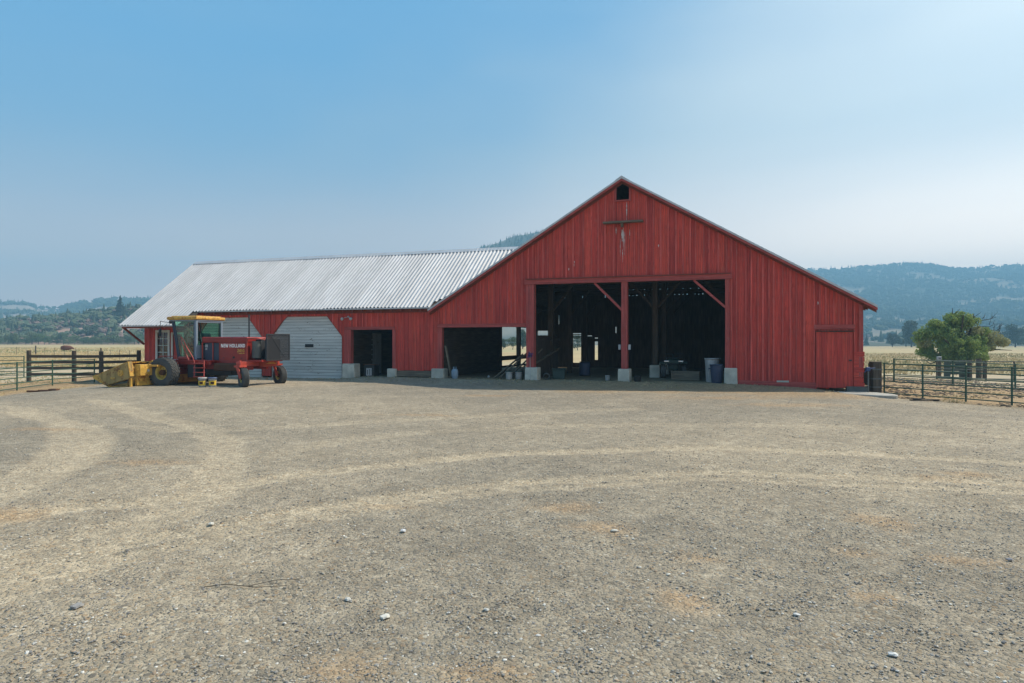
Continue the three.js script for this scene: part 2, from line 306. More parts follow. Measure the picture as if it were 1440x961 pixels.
// the dry field out to the hills
{
  const rows = [], cols = [], ring = [0, 6, 12, 18, 24, 30, 36, 42, 50, 60, 72, 86, 104, 126, 150, 180, 220, 270, 340, 430, 560, 740, 1000, 1300, 2000];
  const xs = [...ring.slice(1).reverse().map((v) => -v), ...ring], zs = [700, 200, 60, 20, 8, ...ring.slice(0).map((v) => -v - 2)];
  const P = [], C = [];
  const fine = (a) => { const o = []; for (let i = 0; i < a.length - 1; i++) for (let k = 0; k < 4; k++) o.push(mix(a[i], a[i + 1], k / 4)); o.push(a[a.length - 1]); return o; };
  const X = fine(xs), Zs = fine(zs);
  for (const z of Zs) { const r = []; for (const x of X) { const inside = x > -26.5 && x < 24.5 && z < 4.6 && z > -46.5; r.push([x, land(x, z) - (inside ? 0.25 : 0.03), z]);
    const n = fbm(x * 0.05, z * 0.12, 101, 5), n2 = fbm(x * 0.4, z * 0.4, 102, 3);
    let c = mix3([0.36, 0.265, 0.135], [0.46, 0.36, 0.19], clamp(n * 2 - 0.5)); c = mix3(c, [0.24, 0.25, 0.10], ss(0.56, 0.70, n) * 0.55); c = c.map((v) => v * (0.85 + 0.3 * n2));
    const near = 1 - ss(-52, -70, z); c = mix3(c, [0.40, 0.32, 0.215], near * 0.8); C.push(...c); } P.push(r); }
  const g = quadGeo(P); g.setAttribute('color', new THREE.BufferAttribute(new Float32Array(C), 3));
  const m = new THREE.Mesh(g, std([1, 1, 1], { vertexColors: true, roughness: 1 })); m.name = 'field'; m.userData = { kind: 'structure', label: 'flat dry golden hay field around the yard' }; scene.add(m);
}

// ------------------------------------------------------------------ hills and their woods
function lut(t, x) { if (x <= t[0][0]) return t[0][1]; for (let i = 1; i < t.length; i++) if (x <= t[i][0]) { const [a, b] = t[i - 1], [c, d] = t[i]; const u = (x - a) / (c - a), q = u * u * (3 - 2 * u); return mix(b, d, mix(u, q, 0.5)); } return t[t.length - 1][1]; }
function hill(label, sky, Z0, Z1, prof, rough, veg, bare, seed) {
  const a0 = sky[0][0], a1 = sky[sky.length - 1][0], n = Math.round((a1 - a0) / 4), m = 46, rows = [], col = [];
  const f = (px, t) => { const a = (px - 720) / 960, Z = Z0 + (Z1 - Z0) * Math.min(t, 1) + (t > 1 ? (t - 1) * 220 : 0); const x = a * Z, w = fbm(x * rough, Z * rough * 0.7, seed, 5) - 0.5;
    const up = t <= 1 ? lut(prof, t) * lut(sky, px) : lut(sky, px) * (1 - (t - 1) * 6); const base = -1.2;
    const y = (t === 0 ? base - 1 : base + (up * Z / 960 + EYE - base) + w * (Z * 0.02) * ss(0, 0.25, t) * (1 - 0.75 * ss(0.8, 1, t))); return [x, y, -Z]; };
  const isVeg = (x, Z) => fbm(x * rough * 2.2 + 7, Z * rough * 1.4, seed + 40, 5);
  for (let j = 0; j <= m + 2; j++) { const t = j <= m ? j / m : 1 + (j - m) * 0.12, r = []; for (let i = 0; i <= n; i++) { const p = f(mix(a0, a1, i / n), t); r.push(p); const v = isVeg(p[0], p[2]); col.push(...mix3(bare, veg, ss(0.36, 0.50, v)).map((q) => q * (0.8 + 0.4 * fbm(p[0] * 0.02, p[2] * 0.02, seed + 9, 3)))); } rows.push(r); }
  const g = quadGeo(rows); g.setAttribute('color', new THREE.BufferAttribute(new Float32Array(col), 3));
  const o = new THREE.Mesh(g, std([1, 1, 1], { vertexColors: true, roughness: 1 })); o.name = numbered('hill'); o.userData = { kind: 'structure', label }; scene.add(o);
  return { f, isVeg, a0, a1 };
}
const hRight = hill('long wooded ridge rising beyond the corral', [[1000, 96], [1090, 97], [1135, 99], [1180, 102], [1230, 105], [1270, 108], [1310, 107.5], [1335, 103], [1360, 102], [1400, 105], [1450, 105], [1560, 112], [1700, 104]], 330, 2000, [[0, -0.08], [0.12, -0.02], [0.34, 0.2], [0.45, 0.33], [0.6, 0.52], [0.8, 0.82], [1, 1]], 0.006, [0.060, 0.066, 0.036], [0.24, 0.19, 0.13], 201);
const hBack = hill('blue smoky mountain top behind the barn roof', [[600, 100], [660, 126], [690, 136], [730, 149], [770, 156], [820, 160], [880, 158], [960, 140], [1040, 118], [1120, 98]], 480, 1050, [[0, 0], [0.3, 0.25], [1, 1]], 0.006, [0.05, 0.06, 0.04], [0.2, 0.18, 0.13], 202);
const hLeft = hill('far rocky ridge beyond the left pasture', [[-260, 60], [-120, 48], [-30, 52], [0, 53], [35, 52], [50, 48], [62, 46], [80, 46], [100, 50], [115, 54], [150, 59], [208, 60], [260, 62], [340, 70], [460, 60], [560, 40]], 700, 1300, [[0, 0.2], [0.3, 0.4], [1, 1]], 0.007, [0.055, 0.065, 0.04], [0.33, 0.26, 0.20], 203);
const hMid = hill('low brushy brown and green hill behind the left pasture', [[-260, 16], [-100, 20], [0, 27], [60, 31], [105, 34], [140, 40], [175, 46], [210, 50], [270, 56], [360, 50], [480, 30]], 300, 430, [[0, -0.05], [0.2, 0.1], [1, 1]], 0.02, [0.13, 0.10, 0.062], [0.36, 0.225, 0.165], 204);

function conifer(q, n = 4) {
  const gs = []; for (let k = 0; k < n; k++) { const y0 = 0.1 + 0.8 * k / n, r = 0.26 * (1 - k / (n + 0.4)), c = new THREE.ConeGeometry(r, 1.05 / n + 0.16, 7, 1, true).translate((q() - 0.5) * 0.03, y0 + 0.5 / n + 0.05, (q() - 0.5) * 0.03); const p = c.attributes.position; for (let i = 0; i < p.count; i++) { const s = 0.7 + 0.6 * q(); p.setX(i, p.getX(i) * s); p.setZ(i, p.getZ(i) * s); p.setY(i, p.getY(i) + (q() - 0.5) * 0.05); } gs.push(c); }
  gs.push(new THREE.CylinderGeometry(0.012, 0.025, 0.25, 5).translate(0, 0.1, 0)); const g = join(gs); g.computeVertexNormals(); return g;
}
function bushy(q) {
  const gs = []; for (let k = 0; k < 4; k++) { const s = new THREE.IcosahedronGeometry(0.3 + 0.1 * q(), 1), p = s.attributes.position, seen = {}; for (let i = 0; i < p.count; i++) { const key = [p.getX(i), p.getY(i), p.getZ(i)].map((v) => v.toFixed(3)).join(); const f = seen[key] ??= 0.65 + 0.6 * q(); p.setXYZ(i, p.getX(i) * f, p.getY(i) * f * 0.9, p.getZ(i) * f); } gs.push(s.translate((q() - 0.5) * 0.6, 0.45 + q() * 0.25, (q() - 0.5) * 0.6)); }
  gs.push(new THREE.CylinderGeometry(0.03, 0.05, 0.4, 5).translate(0, 0.15, 0)); const g = join(gs); g.computeVertexNormals(); return g;
}
const leafMat = (c, tr = 0.25) => new THREE.MeshPhysicalMaterial({ color: lin(...c), roughness: 0.95, transmission: tr, thickness: 0, side: THREE.DoubleSide });
function woods(label, H, count, tmin, tmax, kinds, vegMin, seed) {
  const q = rng(seed), mats = std([1, 1, 1], { roughness: 1 });
  const spots = kinds.map(() => []); let tries = 0, got = 0;
  while (got < count && tries++ < count * 12) {
    const px = mix(H.a0, H.a1, q()), t = tmin + (tmax - tmin) * Math.pow(q(), 0.8), p = H.f(px, t), v = H.isVeg(p[0], p[2]); if (v < vegMin - 0.12 * q()) continue;
    let u = q(), k = 0; while (k < kinds.length - 1 && u > kinds[k].w) { u -= kinds[k].w; k++; } const K = kinds[k]; spots[k].push([p, mix(K.h[0], K.h[1], q()), mix3(K.c[0], K.c[1], q()), q() * 6.3, 0.8 + 0.5 * q()]); got++;
  }
  spots.forEach((l, k) => { if (!l.length) return; const im = new THREE.InstancedMesh(kinds[k].pine ? conifer(q) : bushy(q), mats, l.length), o = new THREE.Object3D();
    l.forEach(([p, h, c, r, w], i) => { o.position.set(p[0], p[1] - h * 0.04, p[2]); o.rotation.y = r; o.scale.set(h * w * (kinds[k].wide ?? 1), h, h * w * (kinds[k].wide ?? 1)); o.updateMatrix(); im.setMatrixAt(i, o.matrix); im.setColorAt(i, lin(...c)); });
    im.name = numbered('woods'); im.userData = { kind: 'stuff', label: label + (kinds[k].pine ? ', conifers' : kinds[k].dead ? ', bare brown scrub' : ', leafy scrub'), category: 'woods' }; scene.add(im); });
}
const GREEN = [[0.035, 0.055, 0.028], [0.075, 0.095, 0.045]], DEAD = [[0.13, 0.085, 0.07], [0.21, 0.14, 0.115]];
woods('dark pine woods covering the long ridge', hRight, 9000, 0.28, 1.03, [{ w: 0.6, pine: true, h: [6, 13], c: GREEN }, { w: 0.4, h: [5, 10], c: GREEN, wide: 1.2 }], 0.44, 301);
woods('scattered trees on the tan slopes below the long ridge', hRight, 420, 0.02, 0.34, [{ w: 0.35, pine: true, h: [6, 13], c: GREEN }, { w: 0.4, h: [4, 9], c: GREEN, wide: 1.1 }, { w: 0.25, dead: true, h: [3, 6], c: DEAD }], 0.36, 302);
woods('pine woods on the smoky mountain', hBack, 4200, 0.2, 1.02, [{ w: 1, pine: true, h: [3.5, 6.5], c: GREEN }], 0.2, 303);
woods('thin woods on the rocky far ridge', hLeft, 4200, 0.1, 1.02, [{ w: 0.4, pine: true, h: [6, 11], c: GREEN }, { w: 0.6, h: [4, 8], c: GREEN, wide: 1.2 }], 0.43, 304);
woods('brush on the low hill', hMid, 2600, 0.03, 1.02, [{ w: 0.12, pine: true, h: [3.5, 6], c: GREEN }, { w: 0.36, h: [2, 4.4], c: [[0.05, 0.075, 0.04], [0.10, 0.115, 0.06]], wide: 1.2 }, { w: 0.38, dead: true, h: [1.3, 3], c: DEAD, wide: 1.2 }], 0.47, 305);

// ------------------------------------------------------------------ the barn: local x along the front, z towards the yard, y up
{
  const barn = thing('barn', 'long red wooden barn with tall open gable front and tin roofed wing', 'barn', [BP[0], 0, BP[1]], BT);
  const SL = -26.3, SR = 9.16, DM = 15, DW = 8, PK = 8.73, KL = 0.607, KR = 0.581, WS = 0.737;
  const roofMain = (s) => PK - (s < 0 ? -s * KL : s * KR), roofWing = (e) => 2.68 + (1.36 - e) * WS;
  const top = (s) => (s < -8.6 ? 3.56 : roofMain(s) - 0.06);
  const G = (a, b) => ({ a, b, y0: -1, top: (s) => Math.min(3.1, 2.1 + 1.0 * Math.min(s - a, b - s) / 0.86) });
  const rect = (a, b, y0, y1) => ({ a, b, y0, top: () => y1 });
  const holes = [rect(-25.36, -24.58, 0.93, 2.35), rect(-24.3, -23.62, -1, 2.27), G(-22.7, -18.5), G(-17.95, -13.75), rect(-13.25, -10.99, -1, 2.42), rect(-8.39, -4.3, -1, 2.5), rect(-3.92, -0.07, -1, 4.38), rect(0.2, 4.15, -1, 4.38), rect(8.0, 8.82, -1, 2.26), { a: -0.27, b: 0.27, y0: 7.86, top: (s) => 8.6 - Math.abs(s) * 0.72 }];
  const base = (s) => (s > -13.7 && s < -10.9 ? 0.3 : s > -10.9 && s < -8.4 ? 0.48 : s > 4.6 && s < 7.55 ? 0.24 : s > 7.5 ? 0.03 : 0.1);
  function spans(m) { let l = [[base, top]]; for (const h of holes) if (m > h.a && m < h.b) { const o = []; for (const [lo, hi] of l) { const y0 = h.y0; if (y0 > lo(m)) o.push([lo, () => y0]); if (h.top(m) < hi(m)) o.push([h.top, hi]); } l = o; } return l; }
  function slats(a, b, fn) { for (const [lo, hi] of spans((a + b) / 2)) { const e = 1e-3; if (hi((a + b) / 2) - lo((a + b) / 2) > 0.06) fn(lo(a + e), lo(b - e), hi(a + e), hi(b - e)); } }
  const slab8 = (a, b, l0, l1, h0, h1, z0, z1) => hexa([[a, l0, z1], [b, l1, z1], [b, h1, z1], [a, h0, z1], [a, l0, z0], [b, l1, z0], [b, h1, z0], [a, h0, z0]]);
  // front wall: dark sheathing with red boards and battens in front of it
  const cuts = [SL, SR]; for (const h of holes) cuts.push(h.a, h.b); cuts.push(-8.6, 0, 4.6, 7.52, -10.9, -13.7);
  const reg = [], rw = rng(23); for (let s = SL; s < SR; s += 0.17 + 0.20 * rw()) reg.push(s);
  const br = [...cuts]; for (const s of reg) if (!cuts.some((c) => Math.abs(c - s) < 0.09)) br.push(s); br.sort((a, b) => a - b);
  const sheath = []; for (let i = 0; i < br.length - 1; i++) if (br[i + 1] - br[i] > 0.004) slats(br[i], br[i + 1], (l0, l1, h0, h1) => sheath.push(slab8(br[i], br[i + 1], l0, l1, h0, h1, -0.05, -0.022)));
  const front = part('front_wall', sheath, M.inWood, barn);
  front.userData.label = 'red board and batten front wall';
  const wl = rng(12);
  for (let i = 0; i < br.length - 1; i++) { if (br[i + 1] - br[i] < 0.02) continue; const zz = 0.004 * wl(), mt = redVar[Math.floor(wl() * 6)];
    slats(br[i], br[i + 1], (l0, l1, h0, h1) => { const w = (wl() - 0.5) * 0.03, open = l0 < 0.6 ? w : 0; part('board', slab8(br[i] + 0.006, br[i + 1] - 0.006, l0 + open, l1 + open, h0, h1, -0.02, 0.005 + zz), mt, front); }); }
  for (const s of reg) { if (s < SL + 0.2 || (s > -10.9 && s < -8.7)) continue; const hw = 0.02 + 0.02 * wl(), a = s - hw, b = s + hw; if (holes.some((h) => (a < h.a && b > h.a) || (a < h.b && b > h.b))) continue; const mt = battenVar[Math.floor(wl() * 3)];
    slats(a, b, (l0, l1, h0, h1) => part('batten', slab8(a, b, l0 + 0.01, l1 + 0.01, h0 - 0.02, h1 - 0.02, 0.011, 0.038 + 0.004 * wl()), mt, front)); }
  // trim of the openings
  const tr = (n, a, b, y0, y1, z0 = 0.012, z1 = 0.05, m = M.redTrim, gr = 1) => part(n, bx(a, b, y0, y1, z0, z1), m, barn, gr);
  tr('header_beam', -4.35, 4.42, 4.38, 4.58, 0.034, 0.10, M.redTrim, 0);
  part('drip_cap', bx(-4.3, 4.35, 4.585, 4.625, 0.03, 0.15), M.redDull, barn, 0);
  tr('header_beam', -8.62, -4.32, 2.5, 2.66, 0.034, 0.07, M.redTrim, 0); tr('header_beam', -13.6, -10.85, 2.42, 2.56, 0.034, 0.07, M.redTrim, 0);
  tr('door_jamb', -4.29, -3.925, 0.7, 4.375, -0.24, 0.06); tr('center_post', -0.06, 0.2, 0.68, 4.377, -0.22, 0.055); tr('door_jamb', 4.155, 4.33, 0.78, 4.377, -0.2, 0.05);
  tr('door_jamb', -8.62, -8.4, 0.58, 2.496, -0.18, 0.045); tr('door_jamb', -13.62, -13.26, 0.76, 2.416, -0.2, 0.045); tr('door_jamb', -10.98, -10.8, 0.56, 2.416, -0.18, 0.045);
  part('brace', bar([-1.22, 4.37, -0.02], [-0.05, 3.2, -0.02], 0.09, 0.14, [0, 0, 1]), M.redTrim, barn, 0); part('brace', bar([2.92, 4.37, -0.02], [4.16, 3.24, -0.02], 0.09, 0.14, [0, 0, 1]), M.redTrim, barn, 0);
  part('brace', bar([-1.3, 4.4, -0.4], [-0.1, 3.25, -0.4], 0.08, 0.12), M.oldWood, barn, 0);
  for (const [a, b, y1] of [[-13.69, -13.01, 0.77], [-11.22, -10.76, 0.56], [-8.9, -8.3, 0.59], [-4.33, -3.76, 0.7], [-0.19, 0.3, 0.69], [4.12, 4.62, 0.78]]) { const g = rb(a, b, -0.2, y1, -0.42, 0.14, 0.035, 2); const p = g.attributes.position; for (let i = 0; i < p.count; i++) { const t = 1 + 0.06 * (y1 - p.getY(i)); p.setX(i, (a + b) / 2 + (p.getX(i) - (a + b) / 2) * t); } part('concrete_pier', g, M.concrete, barn); }
  part('skirt_board', bx(-10.74, -8.92, 0.2, 0.47, -0.03, 0.03), M.plank, barn, 0);
  part('skirt_board', slab8(4.64, 7.56, 0.06, 0.0, 0.30, 0.25, 0.012, 0.05), M.redTrim, barn, 0);
  part('patch_board', bx(6.1, 6.55, 0.24, 0.31, 0.051, 0.062), M.concrete, barn, 0);
  part('corner_board', bx(SR - 0.13, SR + 0.02, 0.5, 3.28, 0.032, 0.055), M.redTrim, barn);
  for (let k = 0; k < 7; k++) part('patch_board', bx(8.86, SR + 0.02 + 0.05 * wl(), 0.08 + k * 0.2, 0.26 + k * 0.2, 0.032, 0.05 + 0.01 * wl()), redVar[k % 6], barn, 0);
  // shelf under the loft door, streaks below it
  part('loft_shelf', [bx(-0.8, 0.88, 6.86, 6.93, 0.03, 0.34), bx(-0.06, 0.04, 6.7, 6.86, 0.03, 0.2)], M.plank, barn, 0);
  part('loft_sill', bx(-0.34, 0.34, 7.80, 7.86, 0.012, 0.08), M.redTrim, barn, 0);
  part('loft_frame', bx(-0.34, -0.27, 7.862, 8.4, 0.012, 0.06), M.redTrim, barn); part('loft_frame', bx(0.27, 0.34, 7.862, 8.4, 0.012, 0.06), M.redTrim, barn);
  { const stain = std([0.60, 0.50, 0.46], { roughness: 1 }), q = rng(5), streak = (x, y0, y1, w) => { const n = 14, l = [], r = []; for (let i = 0; i <= n; i++) { const t = i / n, ww = w * (0.35 + 0.9 * q()) * Math.sin(Math.PI * Math.min(1, t * 1.2 + 0.1) * 0.85 + 0.2); l.push([x - ww + (q() - 0.5) * 0.01, mix(y0, y1, t), 0]); r.push([x + ww, mix(y0, y1, t), 0]); } return quadGeo([l, r]); };
    const put = (x, a, b, w) => part('bird_dropping_streak', streak(x, a, b, w).translate(0, 0, 0.0345), stain, barn);
    put(0.03, 6.68, 5.75, 0.022); put(-0.02, 6.6, 6.1, 0.045); put(0.17, 7.76, 6.98, 0.02); put(-0.28, 6.7, 6.4, 0.018); put(0.0, 5.75, 5.2, 0.014); put(0.09, 6.5, 5.5, 0.01); put(-0.1, 6.2, 5.3, 0.008); put(0.3, 6.6, 6.2, 0.012);
    for (const [x, y] of [[-2.1, 5.35], [-2.35, 5.05], [-2.12, 5.22], [-3.3, 5.3], [1.5, 5.9], [8.2, 1.95], [8.28, 1.9], [8.15, 1.1], [7.6, 3.4]]) put(x, y, y - 0.12, 0.02); }
  // horizontal white boards of the two garage doors
  for (const [a, b] of [[-22.7, -18.5], [-17.95, -13.75]]) {
    const h = holes.find((q) => q.a === a), door = part('garage_door', prism([[a, 0], [b, 0], [b, 2.1], [b - 0.86, 3.1], [a + 0.86, 3.1], [a, 2.1]], -0.09, -0.07), M.oldWood, barn);
    door.userData.label = 'wide white garage door of horizontal boards with cut top corners';
    for (let k = 0; k < 21; k++) { const y0 = 0.02 + k * 0.148, y1 = Math.min(y0 + 0.134, 3.1); if (y1 - y0 < 0.04) continue; const ins = (y) => Math.max(0, (y - 2.1) * 0.86), c = (y, z) => [[a + ins(y), y, z], [b - ins(y), y, z]], z = -0.045 + 0.004 * wl(), zt = z - 0.016;
      const [p0, p1] = c(y0, z), [p2, p3] = c(y1, zt), [q0, q1] = c(y0, -0.068), [q2, q3] = c(y1, -0.068); part('siding_board', hexa([p0, p1, p3, p2, q0, q1, q3, q2]), M.siding[Math.floor(wl() * 3)], door, 0); }
    const t = 0.07; part('door_trim', [bar([a + 0.02, 0.05, -0.03], [a + 0.02, 2.1, -0.03], t, 0.03), bar([b - 0.02, 0.05, -0.03], [b - 0.02, 2.1, -0.03], t, 0.03), bar([a, 2.1, -0.03], [a + 0.88, 3.12, -0.03], 0.03, t), bar([b, 2.1, -0.03], [b - 0.88, 3.12, -0.03], 0.03, t)], M.redDull, door);
    if (a > -18) { part('door_slot', bx(-15.94, -15.45, 1.56, 1.72, -0.05, -0.036), M.black, door); }
  }
  part('fascia', bx(-22.2, -8.9, 3.22, 3.43, 0.034, 0.06), M.redDull, barn, 0);
  // small window and door under the porch roof
  { const w = part('window', [bx(-25.46, -25.33, 0.84, 2.47, 0.034, 0.075), bx(-24.61, -24.48, 0.84, 2.47, 0.034, 0.075), bx(-25.33, -24.61, 2.34, 2.47, 0.034, 0.073), bx(-25.52, -24.42, 0.76, 0.85, 0.034, 0.12)], M.white, barn);
    part('muntin', [bx(-24.99, -24.955, 0.86, 2.34, 0.0, 0.03), ...[1.25, 1.62, 1.98].map((y) => bx(-25.33, -24.61, y, y + 0.035, -0.005, 0.028))], M.white, w); part('pane', bx(-25.34, -24.6, 0.85, 2.35, -0.012, -0.006), M.pane, w);
    const d = part('door', bx(-24.26, -23.66, 0.1, 2.24, -0.03, 0.0), redVar[3], barn); part('door_frame', [bx(-24.38, -24.27, 0.05, 2.34, 0.034, 0.07), bx(-23.65, -23.54, 0.05, 2.34, 0.034, 0.07), bx(-24.27, -23.65, 2.24, 2.34, 0.034, 0.07)], M.white, d); part('handle', rb(-23.78, -23.73, 1.05, 1.15, 0, 0.05, 0.01), M.darkSteel, d); }
  // the plank door at the right end
  { const d = part('door', bx(7.52, 8.82, 0.06, 2.22, 0.034, 0.045), M.redDull, barn); d.userData.label = 'closed red plank door at the right end of the barn';
    for (let k = 0; k < 7; k++) { const a = 7.53 + k * 0.184; part('plank', bx(a, a + 0.178, 0.05 + 0.03 * wl(), 2.22, 0.046, 0.07 + 0.004 * wl()), redVar[(k * 2 + 1) % 6], d); }
    part('lintel', bx(7.46, 8.9, 2.32, 2.5, 0.034, 0.062), M.redTrim, d, 0); part('drip_board', bx(7.5, 8.88, 2.235, 2.265, 0.034, 0.12), M.inWood, d, 0); part('latch', bx(8.68, 8.78, 1.1, 1.15, 0.075, 0.1), M.darkSteel, d); }
  // twin flood lamp
  { const l = part('flood_lamp', [rb(-13.42, -13.34, 3.02, 3.1, 0.03, 0.1, 0.02), rod([-13.38, 3.05, 0.09], [-13.55, 3.0, 0.16], 0.015), rod([-13.38, 3.05, 0.09], [-13.2, 3.0, 0.16], 0.015)], M.plasticWhite, barn); for (const x of [-13.62, -13.14]) part('bulb', lathe([[0, 0], [0.05, 0.03], [0.075, 0.1], [0.07, 0.14], [0, 0.15]], 12).rotateX(1.9).translate(x, 2.98, 0.14), M.plasticWhite, l); }
  for (const x of [-0.14, 0.28]) { part('outlet_box', rb(x - 0.05, x + 0.05, 1.5, 1.72, -0.06, 0.02, 0.012), M.plasticWhite, barn); }

  // roofs: a board deck, then ribbed sheets
  const P = 0.2, A = 0.033, prof = (x) => A * Math.cos(2 * Math.PI * x / P);
  const eF = (s) => (s < -22.2 ? 1.36 : 0.34);
  const wingDeck = part('wing_roof', [
    hexa([[-26.55, roofWing(1.30) - 0.04, 1.30], [-22.25, roofWing(1.30) - 0.04, 1.30], [-22.25, roofWing(-4) - 0.03, -4], [-26.55, roofWing(-4) - 0.03, -4]].flatMap((p) => [p]).concat([[-26.55, roofWing(1.30) - 0.09, 1.30], [-22.25, roofWing(1.30) - 0.09, 1.30], [-22.25, roofWing(-4) - 0.08, -4], [-26.55, roofWing(-4) - 0.08, -4]])),
    hexa([[-22.25, roofWing(0.30) - 0.04, 0.30], [-8.95, roofWing(0.30) - 0.04, 0.30], [-3.8, roofWing(-4) - 0.03, -4], [-22.25, roofWing(-4) - 0.03, -4], [-22.25, roofWing(0.30) - 0.09, 0.30], [-8.95, roofWing(0.30) - 0.09, 0.30], [-3.8, roofWing(-4) - 0.08, -4], [-22.25, roofWing(-4) - 0.08, -4]]),
    hexa([[-26.55, roofWing(-4) - 0.03, -4], [-3.8, roofWing(-4) - 0.03, -4], [-8.95, roofWing(0.3) - 0.04, -8.3], [-26.55, roofWing(0.3) - 0.04, -8.3], [-26.55, roofWing(-4) - 0.08, -4], [-3.8, roofWing(-4) - 0.08, -4], [-8.95, roofWing(0.3) - 0.09, -8.3], [-26.55, roofWing(0.3) - 0.09, -8.3]])], M.oldWood, barn);
  part('drip_edge', [hexa([[-22.22, roofWing(0.335) - 0.05, 0.335], [-8.95, roofWing(0.335) - 0.05, 0.335], [-8.95, roofWing(0.335) + 0.012, 0.335], [-22.22, roofWing(0.335) + 0.012, 0.335], [-22.22, roofWing(0.335) - 0.05, 0.325], [-8.95, roofWing(0.335) - 0.05, 0.325], [-8.95, roofWing(0.335) + 0.012, 0.325], [-22.22, roofWing(0.335) + 0.012, 0.325]]), bx(-26.58, -22.24, roofWing(1.35) - 0.05, roofWing(1.35) + 0.012, 1.345, 1.355)], M.tinEdge, wingDeck, 0);
  const SW = P * 4, valley = (s) => (s > -8.83 ? -(s + 8.83) / 5.29 * 4 : 9);
  for (const back of [0, 1]) for (let k = 0, s0 = -26.6; s0 < -3.6; k++, s0 += SW) {
    const lap = 0.006 * (k % 2), nS = 33, lo = [], mi = [], hi = [], s1 = Math.min(s0 + SW + 0.02, -3.55), jag = (wl() - 0.5) * 0.05;
    for (let i = 0; i < nS; i++) { const s = mix(s0, s1, i / (nS - 1)), x = s + 26.6, b = prof(x) + lap, e = Math.min(eF((s0 + s1) / 2) + jag + (wl() - 0.5) * 0.006, valley(s)), y = (q) => roofWing(q) + b + 0.016 + 0.010 * Math.sin(s * 0.9 + q) ; const zz = (q) => (back ? -8 - q : q); const em = (e - 4) / 2; lo.push([s, y(e), zz(e)]); mi.push([s, y(em), zz(em)]); hi.push([s, y(-4), zz(-4)]); }
    const g = quadGeo(back ? [hi, mi, lo] : [lo, mi, hi]); part('roof_sheet', g, M.tin[k % 3 ? (k * 7) % 3 : 0], wingDeck, 2);
  }
  part('ridge_cap', [prism([[0.22, roofWing(-3.78) + 0.045], [0, roofWing(-4) + 0.06], [-0.22, roofWing(-3.78) + 0.045], [0, roofWing(-4) + 0.045]], -26.62, -3.5).rotateY(Math.PI / 2).translate(0, 0, -4)].map((g) => g), M.tinEdge, wingDeck, 0);
  part('porch_brace', bar([-26.3, 1.7, 0.03], [-26.45, 2.62, 1.25], 0.09), M.redDull, barn, 1); part('porch_brace', bar([-22.4, 1.9, 0.08], [-22.3, 2.62, 1.2], 0.09), M.redDull, barn, 1);
  part('porch_beam', bar([-26.5, 2.60, 1.22], [-22.28, 2.60, 1.22], 0.1), M.redDull, barn, 0);
  for (let k = 0; k < 26; k++) { const s = -21.9 + k * 0.52; part('rafter_tail', hexa([[s, roofWing(0.28) - 0.21, 0.28], [s + 0.06, roofWing(0.28) - 0.21, 0.28], [s + 0.06, roofWing(0.28) - 0.1, 0.28], [s, roofWing(0.28) - 0.1, 0.28], [s, roofWing(0.07) - 0.25, 0.07], [s + 0.06, roofWing(0.07) - 0.25, 0.07], [s + 0.06, roofWing(0.07) - 0.1, 0.07], [s, roofWing(0.07) - 0.1, 0.07]]), M.redDull, wingDeck); }
  const eL = -8.95, eR = 9.55, zF = 0.30;
  const deck = part('main_roof', [[eL, 0, 1], [0, eR, 1]].map(([a, b]) => hexa([[a, roofMain(a) - 0.03, zF - 0.04], [b, roofMain(b) - 0.03, zF - 0.04], [b, roofMain(b) + 0.02, zF - 0.04], [a, roofMain(a) + 0.02, zF - 0.04], [a, roofMain(a) - 0.03, -DM - 0.3], [b, roofMain(b) - 0.03, -DM - 0.3], [b, roofMain(b) + 0.02, -DM - 0.3], [a, roofMain(a) + 0.02, -DM - 0.3]])), M.oldWood, barn);
  for (const [a, b] of [[eL - 0.02, 0.02], [0, eR + 0.06]]) for (let k = 0, z0 = zF; z0 > -DM - 0.2; k++, z0 -= SW) { const l0 = [], l1 = []; for (let i = 0; i < 33; i++) { const z = z0 - (SW + 0.02) * i / 32, h = prof(zF - z) + 0.045 + 0.006 * (k % 2); const pa = [a, roofMain(a) + h, z], pb = [b, roofMain(b) + h, z]; l0.push(pa); l1.push(pb); } part('roof_sheet', quadGeo([l0, l1]), M.tin[(k * 5) % 3], deck, 0); }
  for (const [a, b] of [[eL - 0.05, 0], [0, eR + 0.08]]) { const f = (o0, o1, z0, z1) => hexa([[a, roofMain(a) + o0, z1], [b, roofMain(b) + o0, z1], [b, roofMain(b) + o1, z1], [a, roofMain(a) + o1, z1], [a, roofMain(a) + o0, z0], [b, roofMain(b) + o0, z0], [b, roofMain(b) + o1, z0], [a, roofMain(a) + o1, z0]]); part('rake_flashing', f(-0.01, 0.075, zF + 0.004, zF + 0.024), M.tinEdge, deck, 0); part('rake_board', f(-0.19, -0.035, 0.034, 0.075), M.redDull, deck, 0); part('rake_board', f(-0.11, -0.014, zF - 0.034, zF + 0.0), M.redTrim, deck, 0); }
  part('ridge_cap', prism([[-0.3, roofMain(0.3) + 0.082], [0, PK + 0.10], [0.3, roofMain(0.3) + 0.082], [0, PK + 0.085]], -DM - 0.3, zF + 0.03), M.tinEdge, deck, 2);
  for (let k = 0; k < 26; k++) { const z = zF - 0.15 - k * 0.58; part('rafter_tail', hexa([[9.2, roofMain(9.2) - 0.16, z], [9.5, roofMain(9.5) - 0.12, z], [9.5, roofMain(9.5) - 0.034, z], [9.2, roofMain(9.2) - 0.034, z], [9.2, roofMain(9.2) - 0.16, z - 0.06], [9.5, roofMain(9.5) - 0.12, z - 0.06], [9.5, roofMain(9.5) - 0.034, z - 0.06], [9.2, roofMain(9.2) - 0.034, z - 0.06]]), M.redDull, deck); }

